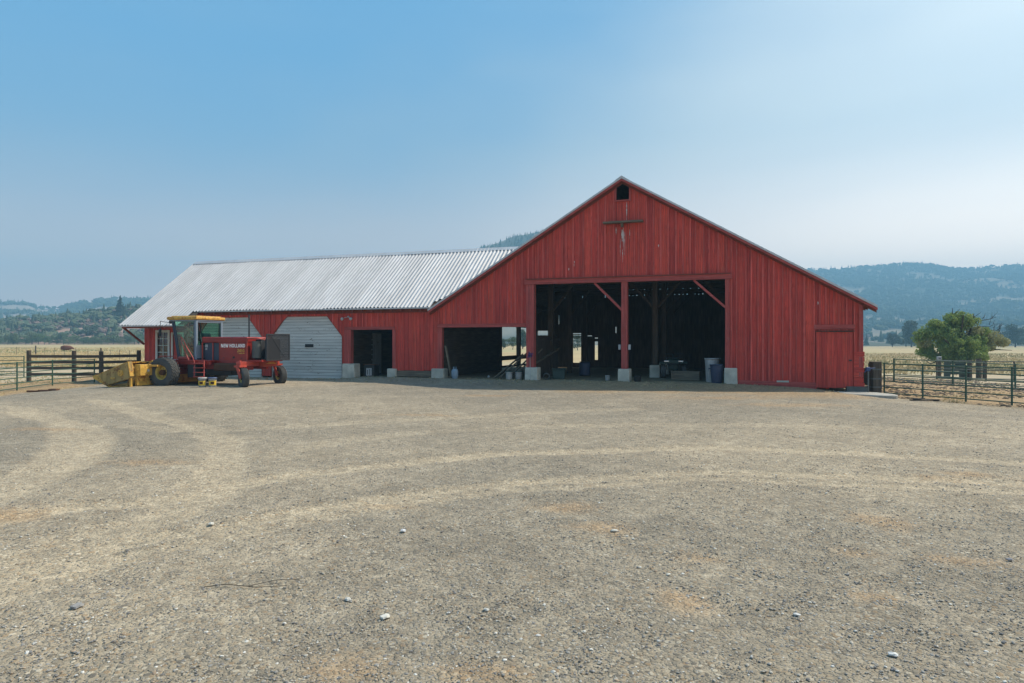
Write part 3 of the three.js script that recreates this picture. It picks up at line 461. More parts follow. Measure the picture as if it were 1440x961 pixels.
  // the other walls
  const bh = [rect(-5.82, -5.28, 0.45, 2.05), rect(-5.82, -5.28, 2.12, 2.17), rect(-5.82, -5.28, 2.24, 2.29), rect(-5.82, -5.28, 2.35, 2.40), rect(-4.36, -4.16, 0.65, 1.85), rect(-4.36, -4.16, 2.05, 2.1), rect(-4.9, -4.55, 2.2, 2.24), rect(-8.25, -7.55, 2.26, 2.57), rect(-0.6, -0.28, 1.46, 1.57), rect(-3.0, -2.95, 2.4, 2.8), rect(-6.8, -6.77, 3.0, 3.6), rect(-7.2, -7.17, 3.1, 3.4)];
  const hq = rng(44); for (let s = -2.4; s < 2.4; s += 0.24) for (const [y0, y1] of [[4.78, 4.86], [5.08, 5.26], [5.38, 5.45], [5.62, 5.9]]) if (hq() > 0.35) { const w = 0.035 + 0.03 * hq(), x = s + 0.05 * hq(); bh.push(rect(x, x + w, y0, y0 + (y1 - y0) * (0.4 + 0.6 * hq()))); }
  for (let s = -6.4; s < -2.6; s += 0.3) if (hq() > 0.6) bh.push(rect(s, s + 0.05, 4.7, 4.7 + 0.1 + 0.3 * hq() * hq()));
  { const c = new Set([-8.83, SR]); for (let s = -8.6; s < SR; s += 0.4) c.add(s); for (const h of bh) { c.add(h.a); c.add(h.b); } c.add(0); const l = [...c].sort((a, b) => a - b), gs = [];
    for (let i = 0; i < l.length - 1; i++) { const a = l[i], b = l[i + 1], m = (a + b) / 2; if (b - a < 1e-4) continue; let sp = [[-0.1, null]]; const hs = bh.filter((h) => m > h.a && m < h.b).sort((p, q) => p.y0 - q.y0); let y = -0.1; for (const h of hs) { if (h.y0 > y) gs.push(bx(a, b, y, h.y0, -DM - 0.03, -DM)); y = h.top(m); } gs.push(slab8(a, b, y, y, roofMain(a) - 0.04, roofMain(b) - 0.04, -DM - 0.03, -DM)); }
    part('back_wall', gs, M.inWood, barn); }
  part('side_wall', [bx(SR - 0.06, SR, -0.1, 3.36, -DM, -0.06)], M.oldWood, barn, 1);
  part('side_wall', [bx(-8.83, -8.77, -0.1, 3.3, -8.9, -0.06), bx(-8.83, -8.77, 2.75, 3.3, -DM, -8.9), bx(-8.85, -8.75, 0.72, 0.98, -DM, -8.9), bx(-8.85, -8.75, 0.28, 0.4, -DM, -8.9)], M.inWood, barn, 2);
  for (const z of [-9.0, -12.6, -14.9]) part('post', bx(-8.93, -8.7, -0.1, 3.1, z - 0.13, z + 0.13), M.inWood, barn);
  part('wing_back_wall', [bx(SL, -8.84, -0.1, 3.5, -8.05, -8)], M.oldWood, barn);
  part('wing_end_wall', [prism([[0.05, -0.1], [8, -0.1], [8, 3.5], [4, roofWing(-4) - 0.1], [0.05, 3.5]], -0.03, 0.03).rotateY(Math.PI / 2).translate(SL + 0.03, 0, 0)], redVar[0], barn);
  // rooms of the wing
  part('partition', [bx(-13.68, -13.62, -0.1, 3.4, -8, -0.3)], M.inWood, barn, 2); part('partition', [bx(-18.25, -18.2, -0.1, 3.4, -8, -0.1), bx(-22.95, -22.9, -0.1, 3.4, -8, -0.1)], M.inWood, barn, 2);
  for (let k = 0; k < 9; k++) part('wall_plank', bx(-13.61, -13.52 + 0.03 * wl(), 0.15 + k * 0.26, 0.36 + k * 0.26, -2.45, -0.32), M.oldWood, barn, 2);
  part('inner_door', bx(-13.61, -13.56, 0.16, 2.28, -3.45, -2.5), std([0.62, 0.66, 0.66], { map: sidingTex, roughness: 0.7 }), barn);
  // frame inside the main barn
  for (const s of [-4.1, 0.95, 4.35]) for (const d of [3.4, 7.2, 11]) { part('post', bx(s - 0.12, s + 0.12, 0.1, s === 0.95 ? 6.6 : roofMain(s) - 0.1, -d - 0.12, -d + 0.12), M.oldWood, barn); if (s !== -4.1) part('post_base', rb(s - 0.24, s + 0.24, -0.1, 0.75, -d - 0.24, -d + 0.24, 0.03), M.concrete, barn); }
  for (const d of [3.4, 7.2, 11]) { part('tie_beam', bx(-6.0, 6.1, 4.62, 4.86, -d - 0.36, -d - 0.13), M.oldWood, barn, 0); part('brace', [bar([-3.0, 4.6, -d], [-4.05, 3.3, -d], 0.1), bar([2.1, 4.6, -d], [1.0, 3.4, -d], 0.1), bar([-0.2, 4.6, -d], [0.9, 3.4, -d], 0.1), bar([3.2, 4.6, -d], [4.3, 3.4, -d], 0.1)], M.oldWood, barn, 0); }
  for (const y of [3.9, 5.2, 6.6]) { for (const sg of [-1, 1]) { const s = sg * (PK - 0.2 - y) / 0.605; part('purlin', bx(s - 0.08, s + 0.08, y, y + 0.14, -DM + 0.05, -0.08), M.inWood, barn, 2); } }
  for (let k = 0; k < 15; k++) { const z = -0.6 - k * 0.28; part('partition_plank', bx(-4.16, -4.13, 0.15, 2.1 + 0.05 * wl(), z - 0.26, z), M.oldWood, barn); }
  part('partition_rail', bx(-4.12, -4.05, 1.9, 2.05, -4.9, -0.5), M.oldWood, barn, 2); part('partition_rail', bar([-4.05, 0.85, -0.4], [-4.0, 1.5, -4.6], 0.08), M.plank, barn, 2);
  part('stall_rail', [bx(4.2, 4.3, 2.0, 2.15, -7, -0.4), bx(4.2, 4.3, 1.1, 1.25, -7, -0.4)], M.oldWood, barn, 2);
}
// ------------------------------------------------------------------ the windrower: local x to the rear, z to its near side, y up
const font = await new FontLoader().loadAsync('fonts/droid/droid_sans_bold.typeface.json');
function lettering(str, size, depth = 0.006) { const g = new TextGeometry(str, { font, size, depth, curveSegments: 3, bevelEnabled: false }); g.computeBoundingBox(); return g; }
function tyreGeo(Rr, w, hub) { const h = w / 2; return lathe([[hub, -h * 0.8], [hub + 0.03, -h * 0.94], [(hub + Rr) / 2, -h], [Rr * 0.93, -h * 0.95], [Rr * 0.985, -h * 0.78], [Rr, -h * 0.35], [Rr, h * 0.35], [Rr * 0.985, h * 0.78], [Rr * 0.93, h * 0.95], [(hub + Rr) / 2, h], [hub + 0.03, h * 0.94], [hub, h * 0.8]], 48).rotateX(Math.PI / 2); }
function makeWheel(name, parent, Rr, w, hub, pos, lugs, turn = 0) {
  const wh = new THREE.Group(); wh.name = name; wh.position.set(...pos); wh.rotation.y = turn; parent.add(wh);
  const gs = [tyreGeo(Rr, w, hub)];
  if (lugs) for (let k = 0; k < 30; k++) for (const sd of [-1, 1]) { const a = (k + (sd > 0 ? 0.5 : 0)) / 30 * Math.PI * 2; for (const j of [0.14, 0.36]) gs.push(new THREE.BoxGeometry(0.16, 0.035, 0.045).rotateY(sd * 0.75).translate(0, Rr + 0.004 - (j > 0.3 ? 0.012 : 0), sd * w * j).rotateZ(a + (j > 0.3 ? sd * 0.05 : 0))); }
  else for (let k = -2; k <= 2; k++) gs.push(new THREE.TorusGeometry(Rr + 0.001, 0.012, 5, 40).translate(0, 0, k * w * 0.14));
  part('tyre', gs, M.rubber, wh);
  const h = w / 2; part('rim', [lathe([[hub + 0.015, -h * 0.85], [hub + 0.015, -h * 0.6], [hub - 0.03, -h * 0.5], [hub - 0.04, h * 0.15], [hub - 0.03, h * 0.5], [hub + 0.0, h * 0.78], [hub + 0.02, h * 0.84]], 32).rotateX(Math.PI / 2), lathe([[0.02, h * 0.12], [hub * 0.55, h * 0.14], [hub * 0.75, h * 0.02], [hub - 0.03, h * 0.0]], 32).rotateX(Math.PI / 2)], M.rimYel, wh);
  const hb = [new THREE.CylinderGeometry(hub * 0.36, hub * 0.40, h * 0.7, 16).rotateX(Math.PI / 2).translate(0, 0, h * 0.42)]; for (let k = 0; k < 8; k++) hb.push(new THREE.CylinderGeometry(0.014, 0.014, 0.05, 6).rotateX(Math.PI / 2).translate(Math.cos(k * 0.785) * hub * 0.5, Math.sin(k * 0.785) * hub * 0.5, h * 0.18)); part('hub', hb, M.rust, wh);
  return wh;
}
{
  const WT = -17 * Math.PI / 180, W0 = [-14.165, -30.1];
  const w = thing('windrower', 'red and yellow windrower tractor with glass cab parked before the garage doors', 'windrower', [W0[0], -0.06, W0[1]], WT);
  for (const s of [1, -1]) makeWheel('drive_wheel', w, 0.61, 0.46, 0.30, [0, 0.61, s * 1.5], true, s > 0 ? 0 : Math.PI);
  for (const s of [1, -1]) {
    makeWheel('caster_wheel', w, 0.41, 0.27, 0.19, [3.72, 0.41, s * 1.2], false, s > 0 ? -0.62 : -0.42);
    part('caster_fork', [bar([3.72, 0.41, s * 1.2 + 0.19], [3.55, 0.88, s * 1.2 + 0.19], 0.05, 0.11), bar([3.72, 0.41, s * 1.2 - 0.19], [3.55, 0.88, s * 1.2 - 0.19], 0.05, 0.11), bx(3.42, 3.7, 0.86, 0.93, s * 1.2 - 0.22, s * 1.2 + 0.22), rod([3.53, 0.9, s * 1.2], [3.53, 1.13, s * 1.2], 0.06)], M.machRed2, w);
  }
  part('rear_axle_beam', [rb(3.42, 3.64, 0.90, 1.08, -1.3, 1.3, 0.015), bx(3.2, 3.42, 0.86, 1.12, -0.25, 0.25)], M.machRed2, w, 2);
  { const bxk = part('ballast_box', rb(3.646, 3.86, 0.84, 1.14, -0.86, 0.12, 0.015), std([0.62, 0.10, 0.05], { roughness: 0.5, map: dirtTex }), w); part('stripe', [bx(3.862, 3.868, 0.96, 0.985, -0.75, -0.05), bx(3.862, 3.868, 1.005, 1.03, -0.6, -0.2)], M.machYel, bxk); }
  part('frame', [rb(-0.5, 3.6, 0.72, 0.94, 0.42, 0.58, 0.01), rb(-0.5, 3.6, 0.72, 0.94, -0.58, -0.42, 0.01), bx(-0.15, 0.15, 0.5, 0.8, -1.25, 1.25), bx(1.4, 1.6, 0.7, 0.9, -0.5, 0.5)], M.machRed, w, 0);
  part('belly_guard', [rb(0.5, 2.6, 0.46, 0.74, -0.6, 0.6, 0.05), rb(0.7, 1.15, 0.38, 1.05, 0.58, 0.98, 0.03)], M.darkSteel, w);
  part('axle_arm', [rb(-0.32, 0.32, 0.55, 1.06, 1.02, 1.2, 0.04), rb(-0.32, 0.32, 0.55, 1.06, -1.2, -1.02, 0.04)], M.machRed, w);
  part('fuel_tank', rb(1.95, 3.1, 0.68, 1.0, 0.1, 0.9, 0.06), M.rust, w);
  { const p = part('platform', [rb(-0.75, 1.3, 1.06, 1.13, -1.02, 1.08, 0.012), rb(-0.75, 1.95, 0.94, 1.06, 0.98, 1.06, 0.01), rb(1.3, 1.95, 1.06, 1.12, 0.6, 1.06, 0.01)], M.machRed, w); part('platform_rail', [rod([-0.75, 1.28, 1.0], [0.15, 1.28, 1.0], 0.02), rod([-0.75, 1.1, 1.0], [-0.75, 1.28, 1.0], 0.02), rod([0.15, 1.1, 1.0], [0.15, 1.28, 1.0], 0.02), rb(0.2, 0.75, 1.13, 1.27, 0.78, 1.0, 0.05)], M.machRed2, p); }
  // ladder
  { const l = part('ladder', [bar([1.18, 1.1, 1.1], [1.40, 0.42, 1.36], 0.035, 0.09), bar([1.68, 1.1, 1.1], [1.90, 0.42, 1.36], 0.035, 0.09)], M.machRed2, w); for (let k = 0; k < 4; k++) { const t = (k + 0.5) / 3.7; part('step', rb(1.18 + 0.22 * t + 0.015, 1.68 + 0.22 * t - 0.015, 1.07 - 0.68 * t, 1.10 - 0.68 * t, 1.0 + 0.26 * t, 1.2 + 0.26 * t, 0.008), M.machRed2, l); } }
  part('handrail', tube([[0.36, 2.08, 0.98], [0.42, 2.1, 1.0], [0.74, 1.66, 1.04], [1.1, 1.2, 1.09], [1.12, 1.08, 1.09]], 0.018, 8, 40), M.machRed2, w); part('handrail', tube([[0.3, 2.06, 0.86], [0.34, 1.9, 0.9], [0.6, 1.5, 1.0], [0.86, 1.1, 1.06]], 0.018, 8, 40), M.machRed2, w);
  // cab
  { const cab = new THREE.Group(); cab.name = 'cab'; w.add(cab); const zc = 0.76, fr = (y) => mix(0.06, -0.27, (y - 1.14) / 1.66), xr = 1.0;
    part('roof', [rb(-0.52, 1.06, 2.84, 2.98, -0.94, 0.86, 0.05, 3), rb(-0.40, 0.95, 2.96, 3.02, -0.8, 0.72, 0.03)], M.machYel, cab); part('roof_liner', rb(-0.42, 1.02, 2.78, 2.842, -0.84, 0.8, 0.02), M.greyBlue, cab);
    part('floor', rb(0.0, 1.02, 1.13, 1.2, -zc, zc, 0.01), M.navy, cab);
    for (const s of [1, -1]) { part('corner_post', rb(xr - 0.09, xr + 0.01, 1.14, 2.8, s * zc - 0.05, s * zc + 0.05, 0.015), M.greyBlue, cab); part('door_frame', [bar([0.10, 1.2, s * zc], [-0.2, 2.78, s * zc], 0.045, 0.06), bx(xr - 0.15, xr - 0.095, 1.2, 2.78, s * zc - 0.03, s * zc + 0.03), bx(0.06, xr - 0.15, 1.2, 1.25, s * zc - 0.025, s * zc + 0.025)], M.navy, cab); part('front_post', bar([fr(1.16) - 0.04, 1.16, s * (zc - 0.03)], [fr(2.79) - 0.04, 2.79, s * (zc - 0.03)], 0.06, 0.05), M.navy, cab);
      part('side_window', hexa([[0.10, 1.25, s * zc + 0.004], [xr - 0.15, 1.25, s * zc + 0.004], [xr - 0.15, 2.78, s * zc + 0.004], [-0.2, 2.78, s * zc + 0.004], [0.10, 1.25, s * zc - 0.002], [xr - 0.15, 1.25, s * zc - 0.002], [xr - 0.15, 2.78, s * zc - 0.002], [-0.2, 2.78, s * zc - 0.002]]), M.glass, cab); }
    part('windshield', hexa([[fr(1.2) - 0.04, 1.2, -zc + 0.05], [fr(1.2) - 0.04, 1.2, zc - 0.05], [fr(2.78) - 0.04, 2.78, zc - 0.05], [fr(2.78) - 0.04, 2.78, -zc + 0.05], [fr(1.2) - 0.03, 1.2, -zc + 0.05], [fr(1.2) - 0.03, 1.2, zc - 0.05], [fr(2.78) - 0.03, 2.78, zc - 0.05], [fr(2.78) - 0.03, 2.78, -zc + 0.05]]), M.glass, cab);
    part('rear_window', bx(xr - 0.04, xr - 0.03, 1.75, 2.74, -zc + 0.06, zc - 0.06), M.glass, cab); part('rear_panel', [bx(xr - 0.06, xr, 1.2, 1.75, -zc + 0.05, zc - 0.05), bx(xr - 0.06, xr - 0.005, 2.73, 2.79, -zc + 0.05, zc - 0.05)], M.greyBlue, cab);
    part('seat', [rb(0.42, 0.85, 1.55, 1.68, -0.25, 0.25, 0.05), rb(0.76, 0.88, 1.65, 2.28, -0.24, 0.24, 0.05), rb(0.5, 0.8, 1.2, 1.55, -0.15, 0.15, 0.02)], M.navy, cab); part('steering_column', [rod([0.1, 1.2, 0], [0.28, 1.85, 0], 0.05), new THREE.TorusGeometry(0.19, 0.016, 6, 24).rotateY(1.2).rotateZ(0.6).translate(0.3, 1.9, 0)], M.black, cab);
    part('door_handle', [rb(xr - 0.28, xr - 0.18, 1.68, 1.72, zc + 0.01, zc + 0.04, 0.008), bar([0.25, 1.9, zc + 0.012], [0.55, 2.35, zc + 0.012], 0.012)], M.black, cab);
    part('work_lamp', [rb(-0.5, -0.38, 2.68, 2.83, 0.55, 0.75, 0.03), rb(-0.5, -0.38, 2.68, 2.83, -0.75, -0.55, 0.03)], M.darkSteel, cab); part('mirror', [rod([-0.42, 2.72, 0.72], [-0.72, 2.78, 0.98], 0.012), rod([-0.72, 2.8, 0.98], [-0.72, 2.4, 0.98], 0.012), rb(-0.75, -0.70, 2.15, 2.45, 0.93, 1.05, 0.015)], M.darkSteel, cab); }
  // engine hood
  { const h = part('engine_hood', [rb(1.12, 3.42, 1.86, 2.1, -0.66, 0.62, 0.05, 3), bx(2.0, 3.40, 1.10, 1.88, 0.585, 0.61), bx(2.0, 3.40, 1.10, 1.88, -0.65, -0.625), bx(3.36, 3.40, 1.1, 1.9, -0.62, 0.58), rb(1.12, 3.5, 0.98, 1.10, 0.5, 0.66, 0.01)], M.machRed, w, 0);
    part('engine_bay', bx(1.2, 2.0, 1.1, 1.86, -0.6, 0.52), M.navy, h); part('bay_door_frame', [bx(1.12, 1.16, 1.1, 1.87, 0.57, 0.615), bx(1.62, 1.66, 1.1, 1.86, 0.53, 0.56)], M.machRed2, h); part('warning_decal', [bx(1.22, 1.36, 1.66, 1.78, 0.522, 0.526), bx(1.22, 1.33, 1.55, 1.63, 0.522, 0.526)], M.plasticWhite, h);
    const paintW = std([0.95, 0.94, 0.90], { roughness: 0.5 }); const t1 = lettering('NEW HOLLAND', 0.15), b1 = t1.boundingBox.max.x; t1.scale(1.22 / b1, 1, 1).translate(2.1, 1.66, 0.611); part('lettering', t1, paintW, h); const t2 = lettering('2450', 0.14), b2 = t2.boundingBox.max.x; t2.scale(0.36 / b2, 1, 1).translate(2.93, 1.46, 0.611); part('lettering', [t2, bx(2.96, 3.3, 1.40, 1.425, 0.611, 0.617)], M.machYel, h);
    part('panel_seam', [bx(2.005, 2.012, 1.12, 1.86, 0.6105, 0.613), bx(2.02, 3.38, 1.862, 1.868, 0.6105, 0.613), bx(2.7, 2.706, 1.12, 1.4, 0.6105, 0.613)], M.black, h); part('latch', [bx(2.2, 2.28, 1.2, 1.23, 0.611, 0.622), bx(3.1, 3.18, 1.2, 1.23, 0.611, 0.622)], M.darkSteel, h);
    part('filler_hole', new THREE.CylinderGeometry(0.05, 0.05, 0.02, 14).rotateX(Math.PI / 2).translate(2.76, 1.24, 0.612), M.black, h); }
  part('exhaust_pipe', [rod([3.2, 2.08, 0.2], [3.2, 3.05, 0.2], 0.035, 0.035, 10)], M.darkSteel, w);
  part('air_cleaner', [new THREE.CylinderGeometry(0.19, 0.19, 0.66, 22).translate(3.72, 1.55, 0.38), new THREE.CylinderGeometry(0.2, 0.2, 0.05, 22).translate(3.72, 1.9, 0.38)], M.muffler, w);
  part('rear_guard_rail', [tube([[3.45, 1.1, 0.64], [3.45, 1.9, 0.64], [3.48, 2.02, 0.62], [3.6, 2.04, 0.5], [3.85, 2.04, 0.05], [3.98, 1.98, -0.1], [4.0, 1.75, -0.12], [3.98, 1.4, -0.12], [3.9, 1.2, -0.1]], 0.03, 8, 50), tube([[3.45, 2.04, 0.62], [3.9, 2.04, 0.52], [4.05, 1.96, 0.14]], 0.025, 8, 20)], M.machRed2, w);
  part('radiator', [rb(3.45, 3.72, 1.1, 2.0, -0.62, 0.1, 0.02)], M.darkSteel, w); part('rear_deck', [rb(3.4, 4.15, 1.06, 1.14, -0.8, 0.62, 0.01)], M.machRed, w);
  { const sc = part('radiator_screen', [bx(4.22, 4.27, 1.1, 1.15, -1.15, 0.44), bx(4.22, 4.27, 2.18, 2.23, -1.15, 0.44), bx(4.22, 4.27, 1.15, 2.18, -1.15, -1.1), bx(4.22, 4.27, 1.15, 2.18, 0.39, 0.44), bar([4.0, 1.2, -0.2], [4.22, 1.2, -0.2], 0.04), bar([4.0, 1.9, -0.2], [4.22, 1.9, -0.2], 0.04)], M.darkSteel, w); const wires = []; for (let k = 1; k < 40; k++) wires.push(bx(4.24, 4.246, 1.12, 2.2, -1.12 + k * 0.038, -1.12 + k * 0.038 + 0.021)); for (let k = 1; k < 27; k++) wires.push(bx(4.247, 4.253, 1.12 + k * 0.04, 1.12 + k * 0.04 + 0.021, -1.12, 0.41)); wires.push(bar([4.262, 1.25, -0.75], [4.262, 2.1, 0.1], 0.012, 0.03)); part('screen_mesh', wires, M.darkSteel, sc); part('fan_shroud', [rb(4.06, 4.16, 1.14, 2.0, -0.62, 0.3, 0.02), new THREE.CylinderGeometry(0.3, 0.34, 0.2, 24).rotateZ(Math.PI / 2).translate(4.0, 1.62, -0.35)], M.darkSteel, sc); }
  // header
  { const hd = new THREE.Group(); hd.name = 'header'; w.add(hd);
    const Z = 2.5; part('trough', [prism([[-2.3, 0.14], [-1.75, 0.03], [-0.85, 0.12], [-0.66, 0.5], [-0.85, 0.9], [-0.95, 0.9], [-0.82, 0.5], [-1.0, 0.2], [-1.75, 0.1], [-2.3, 0.2]], -Z + 0.06, Z - 0.06)], M.hdrTan, hd, 2);
    part('top_shield', [hexa([[-2.2, 0.60, Z - 0.1], [-0.72, 1.08, Z - 0.1], [-0.72, 1.08, -Z + 0.1], [-2.2, 0.60, -Z + 0.1], [-2.2, 0.56, Z - 0.1], [-0.72, 1.04, Z - 0.1], [-0.72, 1.04, -Z + 0.1], [-2.2, 0.56, -Z + 0.1]]), prism([[-2.25, 0.58], [-2.15, 0.62], [-1.9, 0.69], [-1.7, 0.82], [-1.5, 0.84], [-1.3, 0.87], [-1.3, 0.8]], -1.9, 1.9)], M.machYel, hd, 2);
    for (const s of [1, -1]) { const z0 = s > 0 ? Z - 0.02 : -Z - 0.16, e = part('end_shield', [new THREE.ExtrudeGeometry(new THREE.Shape([[-2.30, 0.54], [-0.73, 1.06], [-0.64, 0.50], [-0.72, 0.42], [-1.86, 0.12]].map((p) => new THREE.Vector2(...p))), { depth: 0.14, bevelEnabled: true, bevelThickness: 0.025, bevelSize: 0.03, bevelSegments: 2 }).translate(0, 0, z0)], M.hdrTan, hd);
      part('edge_plate', [bar([-2.28, 0.55, z0 + 0.07], [-0.74, 1.08, z0 + 0.07], 0.2, 0.03), bar([-0.73, 1.08, z0 + 0.07], [-0.62, 0.5, z0 + 0.07], 0.03, 0.22, [0, 0, 1])], M.machYel, e);
      part('divider', [prism([[-2.68, 0.46], [-2.55, 0.52], [-2.28, 0.5], [-1.95, 0.2], [-1.55, 0.02], [-1.75, 0.0], [-2.2, 0.18], [-2.6, 0.36]], z0 + 0.02, z0 + 0.10), bar([-2.5, 0.48, z0 + 0.05], [-2.2, 0.38, z0 + 0.05], 0.05)], M.machYel, e);
      part('skid_shoe', [prism([[-2.0, 0.12], [-1.7, 0.0], [-0.95, 0.0], [-0.75, 0.14], [-0.95, 0.07], [-1.7, 0.06]], z0 - 0.05, z0 + 0.14), bx(-0.74, -0.66, 0.05, 0.46, z0, z0 + 0.1)], M.machYel, e); }
    part('rear_frame', [rb(-0.72, -0.42, 0.5, 0.96, -2.34, 2.34, 0.02), rb(-0.75, -0.6, 0.08, 0.5, -2.3, 2.3, 0.02)], M.machYel, hd, 2); part('decal', bx(-0.418, -0.414, 0.66, 0.76, 1.86, 1.98), M.plasticWhite, hd);
    part('lift_arm', [bar([-0.5, 0.6, 0.8], [0.1, 0.75, 0.8], 0.1, 0.14), bar([-0.5, 0.6, -0.8], [0.1, 0.75, -0.8], 0.1, 0.14), bar([-0.5, 0.92, 1.9], [-0.28, 1.12, 1.85], 0.04), rb(-0.45, 0.0, 0.86, 0.94, 1.2, 1.9, 0.02)], M.machYel, hd);
    part('hydraulic_hose', [tube([[-0.42, 0.9, 1.3], [-0.2, 1.2, 1.2], [0.1, 1.0, 1.05]], 0.016), tube([[-0.42, 0.85, 1.15], [-0.22, 1.1, 1.1], [0.1, 0.95, 0.98]], 0.016), tube([[-0.9, 0.98, 2.1], [-0.5, 1.08, 2.0], [-0.3, 0.9, 1.7]], 0.014)], M.black, hd);
    part('drive_cover', [rb(-1.5, -0.95, 0.88, 1.02, 1.7, 2.2, 0.05), new THREE.CylinderGeometry(0.13, 0.13, 0.06, 20).rotateX(Math.PI / 2).translate(-1.1, 0.62, 2.66), rb(-1.62, -1.4, 0.36, 0.44, 2.655, 2.675, 0.008)], M.machYel, hd);
    const gu = []; for (let k = 0; k < 46; k++) gu.push(new THREE.ConeGeometry(0.02, 0.13, 4).rotateZ(Math.PI / 2).translate(-2.36, 0.16, -2.3 + k * 0.102)); part('cutter_bar', gu, M.darkSteel, hd); const tn = []; for (let b = 0; b < 4; b++) { const a = b * 1.57 + 0.4; tn.push(rod([-1.6 + 0.34 * Math.cos(a), 0.5 + 0.26 * Math.sin(a), -2.35], [-1.6 + 0.34 * Math.cos(a), 0.5 + 0.26 * Math.sin(a), 2.35], 0.025)); } part('reel', tn, M.rust, hd); }
}
// ------------------------------------------------------------------ small things in and before the barn
function inBarn(s, q, dy = 0) { const [x, z] = fromBarn(s, q); return [x, land(x, z) + dy, z]; }
function bucketGeo(r0, r1, h) { return [lathe([[0, 0.0], [r0, 0.0], [r1, h], [r1 + 0.008, h], [r1 + 0.008, h - 0.04], [r1 - 0.008, h - 0.012], [r0 - 0.01, 0.02], [0, 0.02]], 20)]; }
function bucket(label, group, pos, mat, o = {}) {
  const b = thing(o.name ?? 'bucket', label, o.cat ?? 'bucket', pos, o.turn ?? 0, group), h = o.h ?? 0.37, r = o.r ?? 0.15;
  part('body', bucketGeo(r * 0.87, r, h), mat, b); if (o.lid) part('lid', lathe([[0, h + 0.02], [r + 0.012, h + 0.02], [r + 0.016, h - 0.02], [r + 0.009, h - 0.02]], 20), o.lid, b);
  if (o.bail !== false) part('handle', new THREE.TorusGeometry(r + 0.01, 0.005, 5, 20, Math.PI).rotateX(o.lid ? 1.9 : 2.4).translate(0, h - 0.05, 0), M.darkSteel, b);
  if (o.band) { const a = o.bandTurn ?? 0; part('label_band', new THREE.CylinderGeometry(r * 0.985, r * 0.93, h * 0.52, 20, 1, true, a - 1.1, 2.2).translate(0, h * 0.46, 0), M.plasticYel, b); part('label_mark', new THREE.CylinderGeometry(r * 0.985 + 0.003, r * 0.94 + 0.003, h * 0.28, 12, 1, true, a - 0.5, 0.9).translate(0, h * 0.46, 0), M.rust, b); }
  return b;
}
const lidBlue = std([0.06, 0.09, 0.18], { roughness: 0.5 });
bucket('white bucket with yellow label and white lid beside the windrower', 'pair of buckets by the windrower', [-12.52, land(-12.52, -27.6), -27.6], M.plasticWhite, { lid: M.plasticWhite, band: true, bandTurn: 0.1, r: 0.16 });
bucket('white bucket with yellow label and dark blue lid beside the windrower', 'pair of buckets by the windrower', [-12.14, land(-12.14, -27.66), -27.66], M.plasticWhite, { lid: lidBlue, band: true, bandTurn: 0.4, r: 0.16 });
{ const p = inBarn(-7.72, 0.1), t = thing('propane_tank', 'pale blue propane tank standing inside the low barn opening', 'gas tank', p, 0.4);
  part('body', lathe([[0, 0.03], [0.1, 0.03], [0.145, 0.07], [0.155, 0.14], [0.155, 0.32], [0.135, 0.4], [0.06, 0.44], [0, 0.445]], 22), M.paleBlue, t); part('foot_ring', lathe([[0.11, 0], [0.12, 0], [0.12, 0.06], [0.11, 0.06], [0.11, 0]], 20), M.paleBlue, t); part('collar', new THREE.CylinderGeometry(0.085, 0.09, 0.13, 16, 1, true, 0.5, 5.2).translate(0, 0.47, 0), M.paleBlue, t); part('valve', [rod([0, 0.43, 0], [0, 0.52, 0], 0.02), new THREE.CylinderGeometry(0.03, 0.03, 0.02, 10).translate(0, 0.53, 0)], M.darkSteel, t); }
function leaner(name, label, cat, a, b, w, th, mat, group, up = [0, 0, 1]) { const A = inBarn(a[0], a[2]), o = part(name, [bar([0, 0, 0], [b[0] - a[0], b[1], b[2] - a[2]], w, th, up)], mat, scene, 1); o.position.set(A[0], A[1] + a[1], A[2]); o.rotation.y = BT; return tag(o, label, cat, group); }
leaner('leaning_board', 'long grey board leaning on the jamb beside the propane tank', 'board', [-7.98, 0.04, -0.1], [-8.3, 1.45, -0.16], 0.05, 0.14, M.plank);
for (const [x, y, z, w, lb] of [[-5.9, 1.05, -1.2, .15, 'widest weathered plank propped at an angle, farthest from the barn post'], [-5.65, 1.2, -1.35, .1, 'narrow weathered plank propped just beside the widest plank'], [-5.3, 1.15, -1.3, .14, 'wide weathered plank propped behind the two white pails'], [-5.05, 1.3, -1.5, .08, 'thinnest weathered plank propped next to the barn post']]) leaner('loose_plank', lb, 'plank', [x, 0.05, -0.25], [x + 1.05, y, z], 0.05, w, M.plank, 'planks propped inside the low opening');
for (const [s, d] of [[-5.12, .05], [-4.68, .0]]) bucket('small white pail with dark lid below the propped planks', 'white pails by the planks', inBarn(s, -0.06 + d), M.plasticWhite, { name: 'pail', r: 0.155, h: 0.36, lid: M.gunGreen });
{ const p = inBarn(-5.9, -0.9); const b = part('ball', new THREE.IcosahedronGeometry(0.06, 3), M.plasticWhite, scene); b.position.set(p[0] - 0.5, p[1] + 0.06, p[2]); tag(b, 'small white ball lying on the dark floor of the low opening', 'ball'); }
{ const t = thing('marker_stake', 'thin white stake with purple flag in front of a concrete pier', 'stake', inBarn(-4.05, 0.24), BT); part('rod', rod([0, 0, 0], [0, 1.25, 0], 0.012), M.plasticWhite, t); const q = rng(8), gs = []; for (let k = 0; k < 14; k++) gs.push(new THREE.PlaneGeometry(0.13, 0.09).rotateY(q() * 6).rotateX(q() * 3).translate((q() - 0.5) * 0.16, 1.12 + (q() - 0.5) * 0.2, (q() - 0.5) * 0.12)); part('flag', gs, std([0.11, 0.06, 0.22]), t); }
